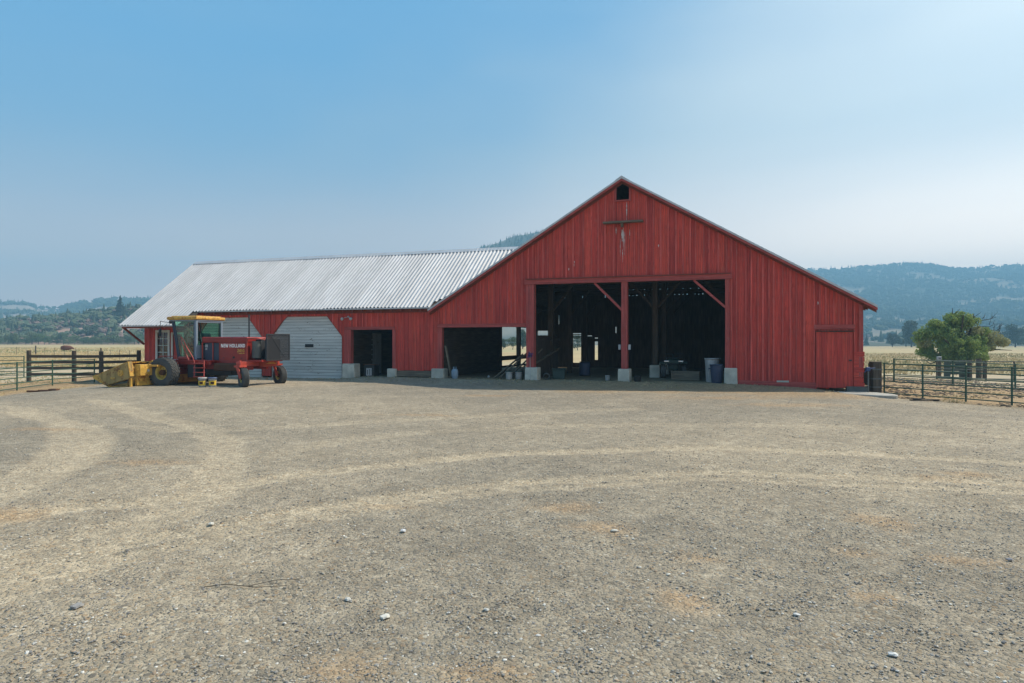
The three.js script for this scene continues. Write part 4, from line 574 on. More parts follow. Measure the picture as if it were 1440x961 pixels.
{ const p = inBarn(-12.72, -0.3), b = thing('salt_crate', 'black plastic crate with white label inside the small opening', 'crate', p, BT); part('body', [rb(-0.02, 0.55, 0.0, 0.56, -0.5, 0.0, 0.03)], M.black, b); part('label_sheet', [bx(0.12, 0.42, 0.06, 0.42, 0.003, 0.008)], M.plasticWhite, b); part('label_bars', [bx(0.18, 0.22, 0.1, 0.34, 0.009, 0.012), bx(0.3, 0.33, 0.1, 0.38, 0.009, 0.012)], M.darkSteel, b); part('lid', rb(-0.04, 0.57, 0.565, 0.62, -0.52, 0.02, 0.02), M.rust, b); }
{ const b = thing('trash_barrel', 'tall pale grey plastic barrel inside the right bay', 'barrel', inBarn(3.62, -0.75), 0); part('body', bucketGeo(0.25, 0.31, 0.98), M.plasticWhite, b); part('rim', new THREE.TorusGeometry(0.315, 0.018, 6, 28).rotateX(Math.PI / 2).translate(0, 0.98, 0), M.plasticWhite, b); }
{ const b = thing('trash_barrel', 'dark navy plastic trash can before the pale barrel', 'trash can', inBarn(3.82, -0.2), 0); part('body', bucketGeo(0.21, 0.27, 0.74), M.plasticBlue, b); part('rim', new THREE.TorusGeometry(0.275, 0.02, 6, 28).rotateX(Math.PI / 2).translate(0, 0.74, 0), M.plasticBlue, b); part('grip', [rb(-0.33, -0.25, 0.56, 0.62, -0.06, 0.06, 0.02), rb(0.25, 0.33, 0.56, 0.62, -0.06, 0.06, 0.02)], M.plasticBlue, b); }
bucket('little white tub on the floor near the middle post', undefined, inBarn(-0.72, -0.35), M.plasticWhite, { name: 'tub', cat: 'tub', r: 0.1, h: 0.22, bail: false });
bucket('black rubber tub beside the foot of the middle post', undefined, inBarn(0.62, 0.05), M.black, { name: 'tub', cat: 'tub', r: 0.16, h: 0.24, bail: false });
{ const b = thing('storage_tote', 'dull green plastic tote on the floor of the left bay', 'tote', inBarn(-3.1, -1.1), BT + 0.2); part('body', rb(-0.28, 0.28, 0, 0.42, -0.2, 0.2, 0.04), M.gunGreen, b); part('lid', rb(-0.31, 0.31, 0.42, 0.47, -0.23, 0.23, 0.02), M.gunGreen, b); }
{ const b = thing('storage_tote', 'dark blue plastic drum deep in the left bay', 'drum', inBarn(-2.6, -4.2), BT); part('body', lathe([[0, 0], [0.26, 0], [0.28, 0.1], [0.27, 0.3], [0.29, 0.33], [0.27, 0.36], [0.28, 0.6], [0.25, 0.66], [0, 0.66]], 22), M.plasticBlue, b); part('lid', lathe([[0, 0.67], [0.26, 0.67], [0.26, 0.7], [0, 0.7]], 22), M.black, b); }
{ const o = thing('hose_reel', 'small coiled hose hoop lying by a concrete pier in the left bay', 'hose', inBarn(-3.42, -0.2, 0.12), BT); part('coil', [0, 1, 2].map((k) => new THREE.TorusGeometry(0.15 - k * 0.012, 0.013, 6, 28).rotateX(0.25).translate(0, 0.03, k * 0.02)), M.muffler, o); part('fitting', rod([0.14, 0.0, 0], [0.2, -0.1, 0.03], 0.014), M.darkSteel, o); }
{ const b = thing('wooden_crate', 'low wooden crate of boards behind the barrels', 'crate', inBarn(2.5, -1.6), BT - 0.1); for (let k = 0; k < 3; k++) part('slat', bx(-0.6, 0.6, 0.02 + k * 0.13, 0.13 + k * 0.13, 0.27, 0.29), M.plank, b, 0); for (let k = 0; k < 3; k++) part('slat', bx(-0.6, 0.6, 0.02 + k * 0.13, 0.13 + k * 0.13, -0.29, -0.27), M.plank, b, 0); part('end_panel', [bx(-0.6, -0.57, 0, 0.4, -0.27, 0.27), bx(0.57, 0.6, 0, 0.4, -0.27, 0.27)], M.plank, b); }
{ // dark quad bike facing the yard, deep in the right bay
  const b = thing('quad_bike', 'dark quad bike parked facing out in the shade of the right bay', 'quad bike', inBarn(1.75, -3.6), BT + 0.12), P = M.gunGreen;
  for (const x of [-0.46, 0.46]) for (const z of [0.55, -0.6]) { const g = new THREE.Group(); g.name = 'wheel'; g.position.set(x, 0.3, z); b.add(g); part('tyre', tyreGeo(0.3, 0.22, 0.14).rotateY(Math.PI / 2), M.rubber, g); part('rim', new THREE.CylinderGeometry(0.14, 0.14, 0.1, 16).rotateZ(Math.PI / 2), M.darkSteel, g); }
  part('body', [rb(-0.22, 0.22, 0.35, 0.8, -0.8, 0.7, 0.1), rb(-0.3, 0.3, 0.62, 0.86, 0.35, 0.85, 0.08), rb(-0.2, 0.2, 0.78, 0.92, -0.7, 0.15, 0.06)], P, b); for (const x of [-0.46, 0.46]) for (const z of [0.55, -0.6]) part('fender', rb(x - 0.16, x + 0.16, 0.66, 0.74, z - 0.36, z + 0.36, 0.035), P, b);
  part('cargo_rack', [-0.4, -0.13, 0.13, 0.4].map((x) => rod([x, 0.94, 0.3], [x, 0.94, 0.95], 0.012)).concat([rod([-0.45, 0.94, 0.3], [0.45, 0.94, 0.3], 0.012), rod([-0.45, 0.94, 0.95], [0.45, 0.94, 0.95], 0.012), rod([0, 0.8, 0.5], [0, 0.94, 0.5], 0.02)]), M.darkSteel, b); part('handlebar', [tube([[-0.42, 1.12, 0.12], [-0.2, 1.1, 0.22], [0.2, 1.1, 0.22], [0.42, 1.12, 0.12]], 0.016), rod([0, 0.85, 0.3], [0, 1.1, 0.22], 0.03)], M.black, b); part('bumper', [tube([[-0.3, 0.4, 0.86], [-0.3, 0.62, 0.95], [0.3, 0.62, 0.95], [0.3, 0.4, 0.86]], 0.018)], M.darkSteel, b);
  for (const x of [-0.32, 0.32]) part('headlight', rb(x - 0.11, x + 0.11, 0.74, 0.81, 0.82, 0.875, 0.02), std([0.75, 0.78, 0.8], { roughness: 0.15, metalness: 0.4 }), b); }
// concrete ramp before the right-hand door
{ const q = rng(31), pts = [[7.5, 0.12], [7.35, 0.3], [7.7, 0.75], [8.4, 1.3], [9.3, 1.75], [9.9, 1.72], [10.05, 1.3], [9.85, 0.7], [9.2, 0.1]].map(([s, z]) => new THREE.Vector2(s, -z)); const g = new THREE.ExtrudeGeometry(new THREE.Shape(new THREE.SplineCurve([...pts, pts[0]]).getPoints(40)), { depth: 0.16, bevelEnabled: true, bevelThickness: 0.03, bevelSize: 0.04, bevelSegments: 2 }).rotateX(-Math.PI / 2); const o = part('concrete_ramp', g, M.slab, scene); o.position.set(BP[0], -0.25, BP[1]); o.rotation.y = BT; tag(o, 'pale rounded concrete slab in front of the plank door', 'slab'); }
{ const o = part('broken_board', [bar([0, 0.02, 0], [0.95, 0.03, 0.12], 0.09, 0.04), bar([0.1, 0.05, 0.05], [0.55, 0.07, -0.06], 0.06, 0.03)], M.black, scene); o.position.set(14.0, land(14.0, -24.0), -24.0); tag(o, 'dark broken board lying on the dirt before the pipe gate', 'board'); }
{ const o = part('earth_lump', [rb(0, 0.5, 0, 0.1, 0, 0.22, 0.04), rb(0.42, 0.8, 0, 0.14, -0.05, 0.2, 0.05), rb(-0.5, 0.05, 0, 0.07, 0.02, 0.16, 0.03)], M.rust, scene); const p = [-19.9, -28.8]; o.position.set(p[0], land(...p) - 0.01, p[1]); tag(o, 'rusty scrap metal lump on the ground by the left pipe fence', 'scrap'); }

// ------------------------------------------------------------------ fences
function gPt(px, py, h) { const Z = h * 960 / (py - 481); return [(px - 720) / 960 * Z, -Z]; }
function pipePanel(label, pts, h, rails, group, mats = [M.green, M.green], r = [0.032, 0.021], name = 'pipe_panel', caps = true) {
  const y = pts.map(([x, z]) => land(x, z)), o = thing(name, label, 'pipe fence', [pts[0][0], y[0], pts[0][1]], 0, group), L = (i, dy) => [pts[i][0] - pts[0][0], y[i] - y[0] + dy, pts[i][1] - pts[0][1]];
  pts.forEach((p, i) => part('post', rod(L(i, -0.1), L(i, h + 0.04), r[0], r[0], 10), mats[0], o)); for (let k = 0; k < rails; k++) for (let i = 0; i < pts.length - 1; i++) { const dy = 0.1 + (h - 0.1) * k / (rails - 1); part('rail', rod(L(i, dy), L(i + 1, dy), r[1], r[1], 8), mats[1], o); } return o;
}
pipePanel('green pipe gate standing beside the barn corner', [[14.46, -26.5], [15.17, -25.2], [15.8, -23.75], [16.45, -22.45], [17.1, -21.1], [17.75, -19.8]], 1.23, 6);
pipePanel('dark green pipe fence across the middle of the right corral', [[21.5, -38.4], [24.3, -37.6], [27.0, -36.6], [29.8, -35.6]], 1.25, 5, undefined, [M.green, M.green], [0.045, 0.025]);
pipePanel('far dark pipe fence behind the right corral', [[30.2, -48.5], [33.0, -47.5], [34.6, -47.0], [37.5, -46.2], [40.5, -45.4]], 1.3, 3, undefined, [M.postWood, M.gunGreen], [0.06, 0.035]);
pipePanel('green pipe panels standing at the left edge of the yard', [[-22.4, -36.6], [-22.9, -34], [-22.2, -30.6], [-21.6, -27.4], [-21.2, -24.6]], 1.24, 6);
pipePanel('dark pipe panel beyond the wooden fence in the left pasture', [[-36.5, -41.5], [-33.4, -42], [-30.4, -42.5]], 1.25, 6);
function woodFence(label, pts, h, rails, pw = 0.24) {
  const y = pts.map(([x, z]) => land(x, z)), o = thing('wooden_fence', label, 'fence', [pts[0][0], y[0], pts[0][1]]), L = (i, dy, dz = 0) => [pts[i][0] - pts[0][0], y[i] - y[0] + dy, pts[i][1] - pts[0][1] + dz]; const q = rng(Math.round(pts[0][0] * 10 + 999));
  pts.forEach((p, i) => part('post', [rod(L(i, -0.2), L(i, h * (0.97 + 0.05 * q())), pw * 0.5, pw * 0.46, 9)], M.postWood, o)); for (let k = 0; k < rails; k++) for (let i = 0; i < pts.length - 1; i++) { const dy = 0.42 + (h - 0.75) * k / (rails - 1) + 0.02 * q(); part('rail', bar(L(i, dy, pw * 0.45), L(i + 1, dy + 0.02 * (q() - 0.5), pw * 0.45), 0.05, 0.15), M.postWood, o, 0); } return o;
}
woodFence('weathered plank fence with stout posts left of the barn', [[-26.2, -37], [-23.75, -37.0], [-22.4, -37.2], [-20.9, -38.2]], 1.72, 4);
{ const o = thing('gate_post', 'thick dark timber gate post with pale stripes beside the barn corner', 'post', [13.95, land(13.95, -26.2), -26.2]); part('timber', rb(-0.17, 0.17, -0.2, 1.3, -0.17, 0.17, 0.03), M.postWood, o); part('tie_strap', [0.3, 0.62, 0.98].map((y) => bx(-0.175, 0.175, y, y + 0.05, -0.175, 0.175)), M.muffler, o); }
woodFence('short stretch of rails between barn corner and gate post', [[13.2, -26.6], [13.9, -26.5]], 1.25, 5, 0.12);
{ const o = thing('hydrant', 'blue topped standpipe hydrant beside the barn corner', 'hydrant', [13.42, land(13.42, -25.7), -25.7]); part('pipe', rod([0, 0, 0], [0, 0.95, 0], 0.03), M.muffler, o); part('head', [rb(-0.09, 0.06, 0.9, 1.06, -0.05, 0.05, 0.02), rod([0.03, 1.0, 0], [0.26, 1.02, 0], 0.018), rod([-0.06, 0.95, 0], [-0.14, 0.86, 0], 0.02)], std([0.03, 0.06, 0.16], { roughness: 0.5 }), o); }
{ const o = thing('water_trough', 'grey metal trough at the foot of the barn corner', 'trough', [13.3, land(13.3, -26.15), -26.15], BT); part('body', [bx(-0.45, 0.3, 0.0, 0.03, -0.2, 0.2), bx(-0.45, 0.3, 0.03, 0.26, 0.17, 0.2), bx(-0.45, 0.3, 0.03, 0.26, -0.2, -0.17), bx(-0.45, -0.42, 0.03, 0.26, -0.17, 0.17), bx(0.27, 0.3, 0.03, 0.26, -0.17, 0.17)], M.muffler, o); part('rim', [bx(-0.47, 0.32, 0.261, 0.285, 0.15, 0.22), bx(-0.47, 0.32, 0.261, 0.285, -0.22, -0.15)], M.muffler, o); }
// far wire fence of the left pasture
{ const pts = [[-118, -122], [-96, -112], [-72.6, -104], [-50, -83], [-38, -74], [-28, -66]], o = thing('wire_fence', 'thin wire fence crossing the golden left pasture', 'fence', [pts[2][0], land(...pts[2]), pts[2][1]]), b = o.position; const P = (x, z, dy) => [x - b.x, land(x, z) + dy - b.y, z - b.z];
  for (let i = 0; i < pts.length; i++) { part('post', rod(P(...pts[i], -0.2), P(...pts[i], 1.35), 0.10, 0.09), M.postWood, o); if (i) for (let k = 1; k < 6; k++) { const x = mix(pts[i - 1][0], pts[i][0], k / 6), z = mix(pts[i - 1][1], pts[i][1], k / 6); part('picket', rod(P(x, z, -0.1), P(x, z, 1.15), 0.022, 0.022, 5), M.darkSteel, o); } }
  for (const dy of [0.35, 0.7, 1.05]) part('wire', pts.slice(1).map((p, i) => rod(P(...pts[i], dy), P(...p, dy), 0.008, 0.008, 4)), M.muffler, o); }
// posts, chute and sign in the far right corral
{ const mk = (px, Z, h, w, label) => { const x = (px - 720) / 960 * Z, o = thing('corral_post', label, 'post', [x, land(x, -Z), -Z]); part('timber', rod([0, -0.2, 0], [0, h, 0], w, w * 0.93, 9), M.postWood, o); return o; };
  const p = mk(1321, 52, 1.2, 0.16, 'timber post topped by a small white sign box under the shaggy tree'); part('sign_box', [rb(-0.16, 0.16, 1.3, 1.56, -0.08, 0.08, 0.02), rod([0, 1.15, 0], [0, 1.32, 0], 0.03)], M.plasticWhite, p); part('sign_face', bx(-0.08, 0.08, 1.38, 1.46, 0.082, 0.086), M.darkSteel, p);
  mk(1364, 50, 1.35, 0.17, 'timber post with a split top near the feed bunk'); mk(1377, 51, 1.4, 0.2, 'thickest dark timber post right of the feed bunk'); mk(1384, 49.6, 1.3, 0.1, 'slim dark post beside the thickest timber post');
  const x = (1343 - 720) / 960 * 50, f = thing('feed_bunk', 'green slatted feed bunk standing under the shaggy tree', 'feeder', [x, land(x, -50), -50]); for (let k = 0; k < 4; k++) part('slat', bx(-0.55, 0.55, 0.3 + k * 0.25, 0.5 + k * 0.25, 0.28, 0.32), M.gunGreen, f, 0); for (let k = 0; k < 4; k++) part('slat', bx(-0.55, 0.55, 0.3 + k * 0.25, 0.5 + k * 0.25, -0.32, -0.28), M.gunGreen, f, 0); part('frame', [bx(-0.6, -0.53, -0.1, 1.35, -0.34, 0.34), bx(0.53, 0.6, -0.1, 1.35, -0.34, 0.34)], M.gunGreen, f); }
{ const x = -26.5; }
// a cow lying in the left pasture
{ const cx = -81, cz = -124, o = thing('cow', 'brown cow resting in the golden left pasture', 'cow', [cx, land(cx, cz), cz], 0.1); o.scale.setScalar(0.78); const body = [[-1.1, 0.75, 0.36], [-0.6, 0.82, 0.46], [0, 0.78, 0.5], [0.6, 0.78, 0.46], [0.95, 0.82, 0.34], [1.25, 0.78, 0.24], [1.5, 0.66, 0.2], [1.72, 0.52, 0.13]];
  const rows = []; const rowAt = (x, y, r, k) => { const l = []; for (let i = 0; i <= 16; i++) { const a = i / 16 * 6.2832; l.push([x, y + Math.sin(a) * r * 1.15, Math.cos(a) * r * k]); } return l; }; rows.push(rowAt(-1.2, 0.72, 0.02, 1)); for (const [x, y, r] of body) rows.push(rowAt(x, y, r, x > 1.2 ? 0.8 : 0.95)); rows.push(rowAt(1.78, 0.46, 0.02, 1));
  const legs = []; for (const [x, z] of [[-0.85, 0.25], [-0.8, -0.25], [0.75, 0.25], [0.8, -0.22]]) legs.push(rod([x, -0.05, z], [x + (x < 0 ? 0.08 : 0), 0.38, z], 0.07, 0.08), rod([x + (x < 0 ? 0.08 : 0), 0.36, z], [x, 0.75, z * 0.9], 0.085, 0.15)); const ears = [new THREE.ConeGeometry(0.07, 0.2, 6).rotateX(1.4).translate(1.3, 0.92, 0.26), new THREE.ConeGeometry(0.07, 0.2, 6).rotateX(-1.4).translate(1.3, 0.92, -0.26), rod([-1.15, 0.85, 0], [-1.28, 0.3, 0], 0.03)];
  part('body', [quadGeo(rows), ...legs, ...ears], std([0.16, 0.055, 0.03]), o); }

// ------------------------------------------------------------------ trees and plants
function leafCloud(clumps, n, size, q, flatY = 1) {          // small bent leaf quads spread through clump volumes
  const pos = new Float32Array(n * 12 * 3 / 2), nor = []; let k = 0; const tot = clumps.reduce((a, c) => a + c.w, 0);
  for (let i = 0; i < n; i++) { let u = q() * tot, c = clumps[0]; for (const d of clumps) { if ((u -= d.w) <= 0) { c = d; break; } } const th = q() * 6.2832, cp = q() * 2 - 1, sp = Math.sqrt(1 - cp * cp), rad = Math.pow(q(), 0.42); const p = new THREE.Vector3(c.p[0] + c.r[0] * rad * sp * Math.cos(th), c.p[1] + c.r[1] * rad * cp, c.p[2] + c.r[2] * rad * sp * Math.sin(th));
    const s = size * (0.55 + 0.9 * q()), e = new THREE.Euler(q() * 6.3, q() * 6.3, q() * 6.3), a = new THREE.Vector3(s, 0, 0).applyEuler(e), b = new THREE.Vector3(0, s * (0.5 + 0.3 * q()), 0).applyEuler(e); a.y *= flatY; const P = [p.clone().sub(a), p.clone().add(b), p.clone().add(a), p.clone().sub(b)]; for (const j of [0, 1, 2, 0, 2, 3]) { pos[k++] = P[j].x; pos[k++] = P[j].y; pos[k++] = P[j].z; } }
  const g = new THREE.BufferGeometry(); g.setAttribute('position', new THREE.BufferAttribute(pos.slice(0, k), 3)); g.computeVertexNormals(); return g;
}
function limb(pts, r0, r1) { const g = []; for (let i = 0; i < pts.length - 1; i++) { const t0 = i / (pts.length - 1), t1 = (i + 1) / (pts.length - 1); g.push(rod(pts[i], pts[i + 1], mix(r0, r1, t0), mix(r0, r1, t1), 7)); } return g; }
{ // the shaggy half-dead tree in the corral
  const Z = 66, x = (1348 - 720) / 960 * Z, t = thing('shaggy_tree', 'wide shaggy green tree with dead top branches in the corral', 'tree', [x, land(x, -Z), -Z]), q = rng(91), K = Z / 960, at2 = (px, py, d = 0) => [(px - 1348) * K, (520 - py) * K, d];
  const tr = [...limb([[0, -0.3, 0], [0.1, 1.0, 0], [0.3, 2.0, 0.1]], 0.36, 0.28)], L = [[1355, 470], [1337, 445], [1332, 462], [1362, 455], [1395, 470], [1310, 478], [1380, 490], [1405, 492], [1350, 480], [1325, 490]];
  for (const [px, py] of L) { const e = at2(px, py, (q() - 0.5) * 4); tr.push(...limb([[0.2, 1.2, 0], [e[0] * 0.45 + (q() - 0.5) * 0.5, mix(1.4, e[1], 0.5) + 0.2, e[2] * 0.5], e], 0.16, 0.05)); }
  part('trunk', tr, M.bark, t);
  const dead = []; const D = (pts, r = 0.07) => { const l = pts.map(([a, b], i) => at2(a, b, 0.3 * i)); dead.push(...limb(l, r, r * 0.25)); }; D([[1337, 458], [1337, 446], [1334, 434]], .08); D([[1337, 447], [1341, 441], [1345, 435]], .05); D([[1351, 450], [1352, 438]], .05); D([[1358, 478], [1362, 466], [1363, 452], [1361, 442]], .12); D([[1363, 462], [1372, 452], [1384, 450], [1392, 447]], .06); D([[1363, 455], [1368, 446], [1374, 440]], .05); D([[1362, 470], [1376, 460], [1388, 460]], .06); D([[1358, 480], [1375, 488], [1395, 492], [1414, 493]], .09); D([[1378, 489], [1388, 480], [1400, 474]], .05); D([[1345, 500], [1320, 506], [1304, 512], [1292, 506]], .08); D([[1312, 508], [1300, 505], [1288, 506]], .04);
  for (let k = 0; k < 40; k++) { const px = 1358 + q() * 50, py = 448 + q() * 40; D([[px, py], [px + (q() - 0.3) * 14, py - 3 - q() * 9]], .025); } part('dead_branch', dead, M.bark, t);
  const C = (px, py, rx, ry, w, d = 0, rz = rx) => ({ p: at2(px, py, d), r: [rx * K, ry * K, rz * K], w });
  const dense = [C(1340, 460, 17, 14, 1.3), C(1352, 452, 12, 8, .7), C(1322, 470, 15, 12, 1.0, .5), C(1304, 470, 11, 7, .6), C(1330, 488, 16, 14, 1.3, .8), C(1352, 492, 18, 14, 1.5, 1), C(1310, 490, 9, 12, .5, -1), C(1372, 500, 10, 9, .5, 1), C(1345, 476, 22, 14, 1.0, -1.5), C(1384, 472, 14, 9, .5, -.5), C(1316, 457, 9, 6, .35), C(1292, 474, 6, 4, .16), C(1366, 450, 7, 5, .2), C(1328, 499, 12, 7, .7, .6), C(1349, 503, 14, 6, .8, .8), C(1312, 499, 8, 6, .35), C(1368, 486, 14, 12, .8, .4), C(1340, 448, 10, 6, .5)];
  const sub = []; for (const c of dense) { const n = Math.round(9 * c.w + 3); for (let k = 0; k < n; k++) { const th = q() * 6.3, cp = q() * 2 - 1, sp = Math.sqrt(1 - cp * cp), ra = Math.pow(q(), 0.4); sub.push({ p: [c.p[0] + c.r[0] * ra * sp * Math.cos(th), c.p[1] + c.r[1] * ra * cp, c.p[2] + c.r[2] * ra * sp * Math.sin(th)], r: [0.42 + 0.3 * q(), 0.3 + 0.28 * q(), 0.42 + 0.3 * q()], w: c.w / n }); } }
  part('crown', leafCloud(sub, 30000, 0.10, q), leafMat([0.24, 0.31, 0.075], 0.3), t);
  part('pale_foliage', leafCloud([C(1395, 475, 18, 11, 1, -.5), C(1410, 482, 10, 7, .5), C(1388, 488, 12, 7, .5), C(1372, 468, 12, 10, .5), C(1300, 482, 10, 8, .3)], 3600, 0.09, q), leafMat([0.34, 0.33, 0.15], 0.3), t); }
function farTree(label, px, pyBase, pyTop, wpx, Z, c, kind = 'leafy', group) {
  const x = (px - 720) / 960 * Z, K = Z / 960, h = (pyBase - pyTop) * K, w = wpx * K / 2, q = rng(px * 7 + pyTop), y = pyBase < 478 ? EYE + (481 - pyBase) * K : Math.min(land(x, -Z), EYE + (481 - pyBase) * K + 0.3), t = thing(kind === 'pine' ? 'pine_tree' : 'leafy_tree', label, 'tree', [x, y, -Z], 0, group);
  part('trunk', limb([[0, -0.5, 0], [w * 0.05, h * 0.4, 0], [0, h * 0.8, 0]], h * 0.03, h * 0.01), M.bark, t); const cl = [];
  if (kind === 'pine') for (let k = 0; k < 60; k++) { const u = k / 60, r = w * (1 - u) * (0.75 + 0.4 * q()), a = q() * 6.3; cl.push({ p: [r * 0.5 * Math.cos(a), h * (0.12 + 0.86 * u), r * 0.5 * Math.sin(a)], r: [r * 0.6 + 0.1, h * 0.035, r * 0.6 + 0.1], w: r + 0.1 }); }
  else for (let k = 0; k < 26; k++) { const a = q() * 6.3, u = Math.pow(q(), 0.6), v = q(); cl.push({ p: [w * 0.72 * u * Math.cos(a) * Math.sin(Math.PI * (0.25 + 0.62 * v)), h * (0.2 + 0.68 * v), w * 0.72 * u * Math.sin(a)], r: [w * (0.24 + 0.14 * q()), h * 0.12, w * 0.3], w: 1 }); }
  part('crown', leafCloud(cl, 2600, h * 0.028, q), leafMat(c, 0.2), t); return t;
}
farTree('round dark tree just past the barn corner at the field edge', 1255, 482, 462, 22, 330, [0.05, 0.075, 0.05]);
farTree('tall dense tree left of the shaggy tree at the field edge', 1282, 489, 450, 32, 325, [0.055, 0.085, 0.045]);
farTree('dense dark tree right of the shaggy tree at the field edge', 1428, 489, 455, 40, 325, [0.05, 0.08, 0.045]);
farTree('low bushy tree hugging the foot of the shaggy tree', 1392, 489, 462, 38, 330, [0.07, 0.10, 0.05]);
farTree('round green tree seen through the open side of the barn', 721, 492, 473, 26, 150, [0.075, 0.125, 0.06]);
farTree('taller tree behind the round green tree past the barn', 735, 492, 464, 22, 170, [0.06, 0.10, 0.06]);
farTree('small thin tree beside the round green tree past the barn', 708, 492, 476, 10, 160, [0.08, 0.12, 0.06]);
farTree('leafy tree glimpsed through the gap in the back wall of the barn', 812, 492, 470, 30, 165, [0.07, 0.11, 0.06]);
farTree('lone tall pine on the crest beside the tin roof', 169, 447, 416, 20, 400, [0.03, 0.05, 0.03], 'pine');
farTree('smaller dark pine next to the lone tall pine', 191, 446, 427, 11, 405, [0.035, 0.055, 0.03], 'pine');
farTree('broad dark shrub tree on the brown slope left of the barn', 129, 474, 458, 27, 308, [0.03, 0.055, 0.035]);
{ const q = rng(66); for (let k = 0; k < 24; k++) { const px = -10 + k * 9 + (q() - 0.5) * 6; farTree('green willow shrub in the row along the left pasture edge', px, 485, 474 - q() * 7, 15 + q() * 10, 288 + q() * 9, [0.07 + 0.03 * q(), 0.115 + 0.03 * q(), 0.05], 'leafy', 'row of shrubs along the pasture edge').name = numbered('willow_shrub'); } }

// ------------------------------------------------------------------ gravel, straw, grass
function scatter(name, label, geo, mat, n, place, seed, kind = 'stuff') {
  const q = rng(seed), im = new THREE.InstancedMesh(geo, mat, n), o = new THREE.Object3D(); let k = 0, tries = 0; while (k < n && tries++ < n * 6) { const r = place(q, o); if (!r) continue; o.updateMatrix(); im.setMatrixAt(k, o.matrix); im.setColorAt(k, lin(...r)); k++; } im.count = k; im.name = name; im.userData = { kind, label, category: name.replace('_', ' ') }; scene.add(im); }
function pebble(seed) { const q = rng(seed), g = new THREE.IcosahedronGeometry(1, 1), p = g.attributes.position, seen = {}; for (let i = 0; i < p.count; i++) { const key = [p.getX(i), p.getY(i), p.getZ(i)].map((v) => v.toFixed(2)).join(), f = seen[key] ??= 0.72 + 0.4 * q(); p.setXYZ(i, p.getX(i) * f, p.getY(i) * f * 0.42, p.getZ(i) * f * 0.75); } g.computeVertexNormals(); return g; }
const stoneMat = std([1, 1, 1], { roughness: 0.95 });
const stoneCol = (q) => { const u = q(), k = 0.8 + 0.4 * q(); return (u < 0.28 ? [0.18, 0.17, 0.16] : u < 0.5 ? [0.27, 0.255, 0.23] : u < 0.85 ? [0.36, 0.325, 0.27] : u < 0.94 ? [0.31, 0.235, 0.165] : [0.56, 0.54, 0.49]).map((v) => v * k); };
for (let v = 0; v < 3; v++) {
  scatter('pebbles' + (v ? '_00' + v : ''), 'loose small pebbles strewn over the near yard', pebble(v + 1), stoneMat, 26000, (q, o) => { const Z = 1.9 + 9 * Math.pow(q(), 1.6), x = (q() - 0.5) * 1.7 * Z; const t = trackAt(x, -Z); if (q() < t * 0.85) return; if (fbm(x * 0.9, Z * 0.9, 120, 3) + (q() - 0.5) * 0.5 < 0.42) return; const s = 0.003 + 0.006 * Math.pow(q(), 2.6); o.position.set(x, land(x, -Z) + 0.024 * (fbm(x * 1.7, -Z * 1.7, 66, 4) - 0.5) - 0.022 * t + s * 0.25, -Z); o.rotation.set((q() - 0.5) * 0.5, q() * 6.3, (q() - 0.5) * 0.5); o.scale.setScalar(s); return stoneCol(q); }, 400 + v);
  scatter('gravel' + (v ? '_00' + v : ''), 'coarse gravel stones lying loose on the yard', pebble(v + 11), stoneMat, 15000, (q, o) => { const Z = 2 + 24 * Math.pow(q(), 1.5), x = (q() - 0.5) * 1.65 * Z; if (gravelAt(x, -Z) < 0.5) return; const t = trackAt(x, -Z); if (q() < t * 0.9) return; const s = 0.005 + 0.012 * Math.pow(q(), 3); o.position.set(x, land(x, -Z) + 0.024 * (fbm(x * 1.7, -Z * 1.7, 66, 4) - 0.5) - 0.022 * t + s * 0.2, -Z); o.rotation.set((q() - 0.5) * 0.6, q() * 6.3, (q() - 0.5) * 0.6); o.scale.setScalar(s); return stoneCol(q); }, 500 + v);
}
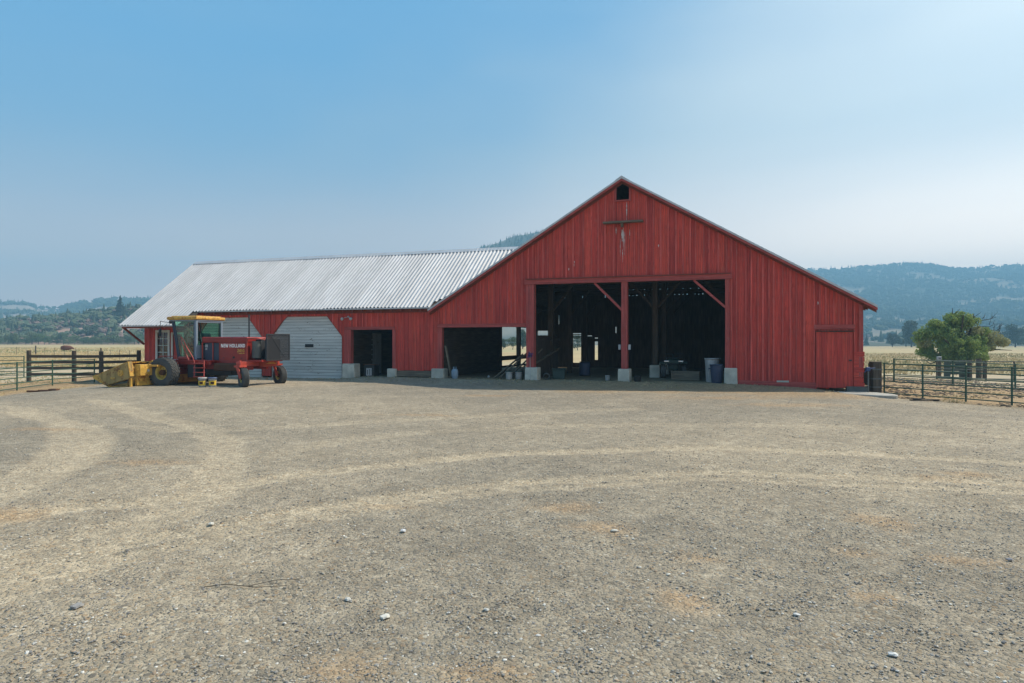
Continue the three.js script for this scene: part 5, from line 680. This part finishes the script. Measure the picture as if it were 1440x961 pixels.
{ const blade = new THREE.ConeGeometry(0.5, 1, 3, 1, true).translate(0, 0.5, 0), tuft = (() => { const q = rng(17), gs = []; for (let k = 0; k < 9; k++) gs.push(new THREE.ConeGeometry(0.03, 0.5 + 0.5 * q(), 3, 1, true).translate(0, 0.35, 0).rotateZ((q() - 0.5) * 1.1).rotateY(q() * 6.3)); return join(gs); })();
  scatter('dry_grass', 'dry straw coloured grass tufts in the corrals and pasture', tuft, std([1, 1, 1], { roughness: 1 }), 26000, (q, o) => { const Z = 23 + 130 * Math.pow(q(), 1.7), sd = q() < 0.5 ? -1 : 1, x = sd * Z * (0.42 + 0.45 * q()), [s, b] = toBarn(x, -Z); if (gravelAt(x, -Z) > 0.35 && Z < 42) return; if (s > -27 && s < 10 && b < 1.5 && b > -16) return; if (Z < 60 && fbm(x * 0.35, Z * 0.35, 130, 3) < 0.5) return; const h = (Z < 55 ? 0.10 : 0.3) * (0.5 + q()); o.position.set(x, land(x, -Z) - 0.02, -Z); o.rotation.set(0, q() * 6.3, 0); o.scale.set(h * 1.7, h, h * 1.7); const g = fbm(x * 0.06, Z * 0.1, 131, 3) > 0.57; return g && q() < 0.5 ? [0.20, 0.22, 0.09] : mix3([0.42, 0.32, 0.16], [0.56, 0.45, 0.25], q()); }, 600);
  scatter('straw_litter', 'straw, clods and dry weeds drifted along the foot of the barn', tuft, std([1, 1, 1], { roughness: 1 }), 2600, (q, o) => { const s = -26 + 35.5 * q(), d = 0.12 + 1.5 * Math.pow(q(), 2.5), [x, z] = fromBarn(s, d); if (fbm(s * 0.9, d * 2, 150, 3) < 0.46) return; const h = 0.02 + 0.09 * Math.pow(q(), 4); o.position.set(x, land(x, z) - 0.01, z); o.rotation.set((q() - 0.5) * 0.8, q() * 6.3, (q() - 0.5) * 0.8); o.scale.set(h * 2, h, h * 2); return q() < 0.2 ? [0.14, 0.18, 0.07] : mix3([0.34, 0.26, 0.14], [0.52, 0.42, 0.24], q()); }, 602);
  scatter('manure_clods', 'dark clods and dung scattered over the corral straw', pebble(31), stoneMat, 5200, (q, o) => { const x = 13.5 + 18 * Math.pow(q(), 1.3), Z = 21 + 26 * q(), [s, b] = toBarn(x, -Z); if (gravelAt(x, -Z) > 0.3 || (s < 9.6 && b < 0.5)) return; if (fbm(x * 0.5, Z * 0.5, 140, 3) + (q() - 0.5) * 0.3 < 0.47) return; const sc = 0.03 + 0.10 * q() * q(); o.position.set(x, land(x, -Z) + sc * 0.1, -Z); o.rotation.set(0, q() * 6.3, 0); o.scale.set(sc, sc * 0.6, sc); return mix3([0.06, 0.045, 0.03], [0.14, 0.10, 0.07], q()); }, 601); }
// single stones that stand out on the yard
{ const g0 = pebble(77), list = [[541, 871, 0.05, [0.56, 0.54, 0.48], 'largest pale stone lying on the open gravel'], [489, 846, 0.04, [0.5, 0.48, 0.43]], [684, 860, 0.03, [0.5, 0.48, 0.43]], [864, 750, 0.05, [0.5, 0.48, 0.42]], [1121, 868, 0.035, [0.6, 0.58, 0.54]], [1256, 924, 0.04, [0.62, 0.6, 0.56]], [757, 896, 0.025, [0.55, 0.53, 0.5]], [297, 740, 0.05, [0.5, 0.48, 0.42]], [567, 750, 0.05, [0.5, 0.5, 0.5]], [108, 858, 0.06, [0.24, 0.235, 0.23], 'flat dark grey stone beside a wheel track'], [940, 811, 0.03, [0.5, 0.48, 0.42]], [1420, 790, 0.04, [0.22, 0.22, 0.24], 'grey stone among orange earth patches']];
  for (const [px, py, s, c, label] of list) { const Z = EYE * 960 / (py - 481), x = (px - 720) / 960 * Z, m = new THREE.Mesh(g0, std(c, { roughness: 0.95 })); m.name = numbered('stone'); m.position.set(x, land(x, -Z) + s * 0.3, -Z); m.rotation.y = px; m.scale.set(s * 0.9, s * 0.7, s * 0.75); scene.add(m); tag(m, label ?? 'small pale stone lying loose on the gravel yard', 'stone', label ? undefined : 'pale stones strewn on the yard'); }
  const p = [-2.4, -5.1], tw = part('twig', [...limb([[0.1, 0.01, 0], [0.25, 0.02, -0.03], [0.5, 0.015, 0.02], [0.72, 0.02, 0.0]], 0.0032, 0.0018), ...limb([[0.42, 0.015, 0], [0.6, 0.02, -0.12], [0.78, 0.015, -0.16]], 0.0026, 0.0014)], M.bark, scene); tw.position.set(p[0], land(...p), p[1]); tag(tw, 'thin dry forked twig lying on the gravel', 'twig'); }
scene.traverse((o) => { if (o.isMesh) { o.castShadow = true; o.receiveShadow = true; } });
renderer.render(scene, camera);
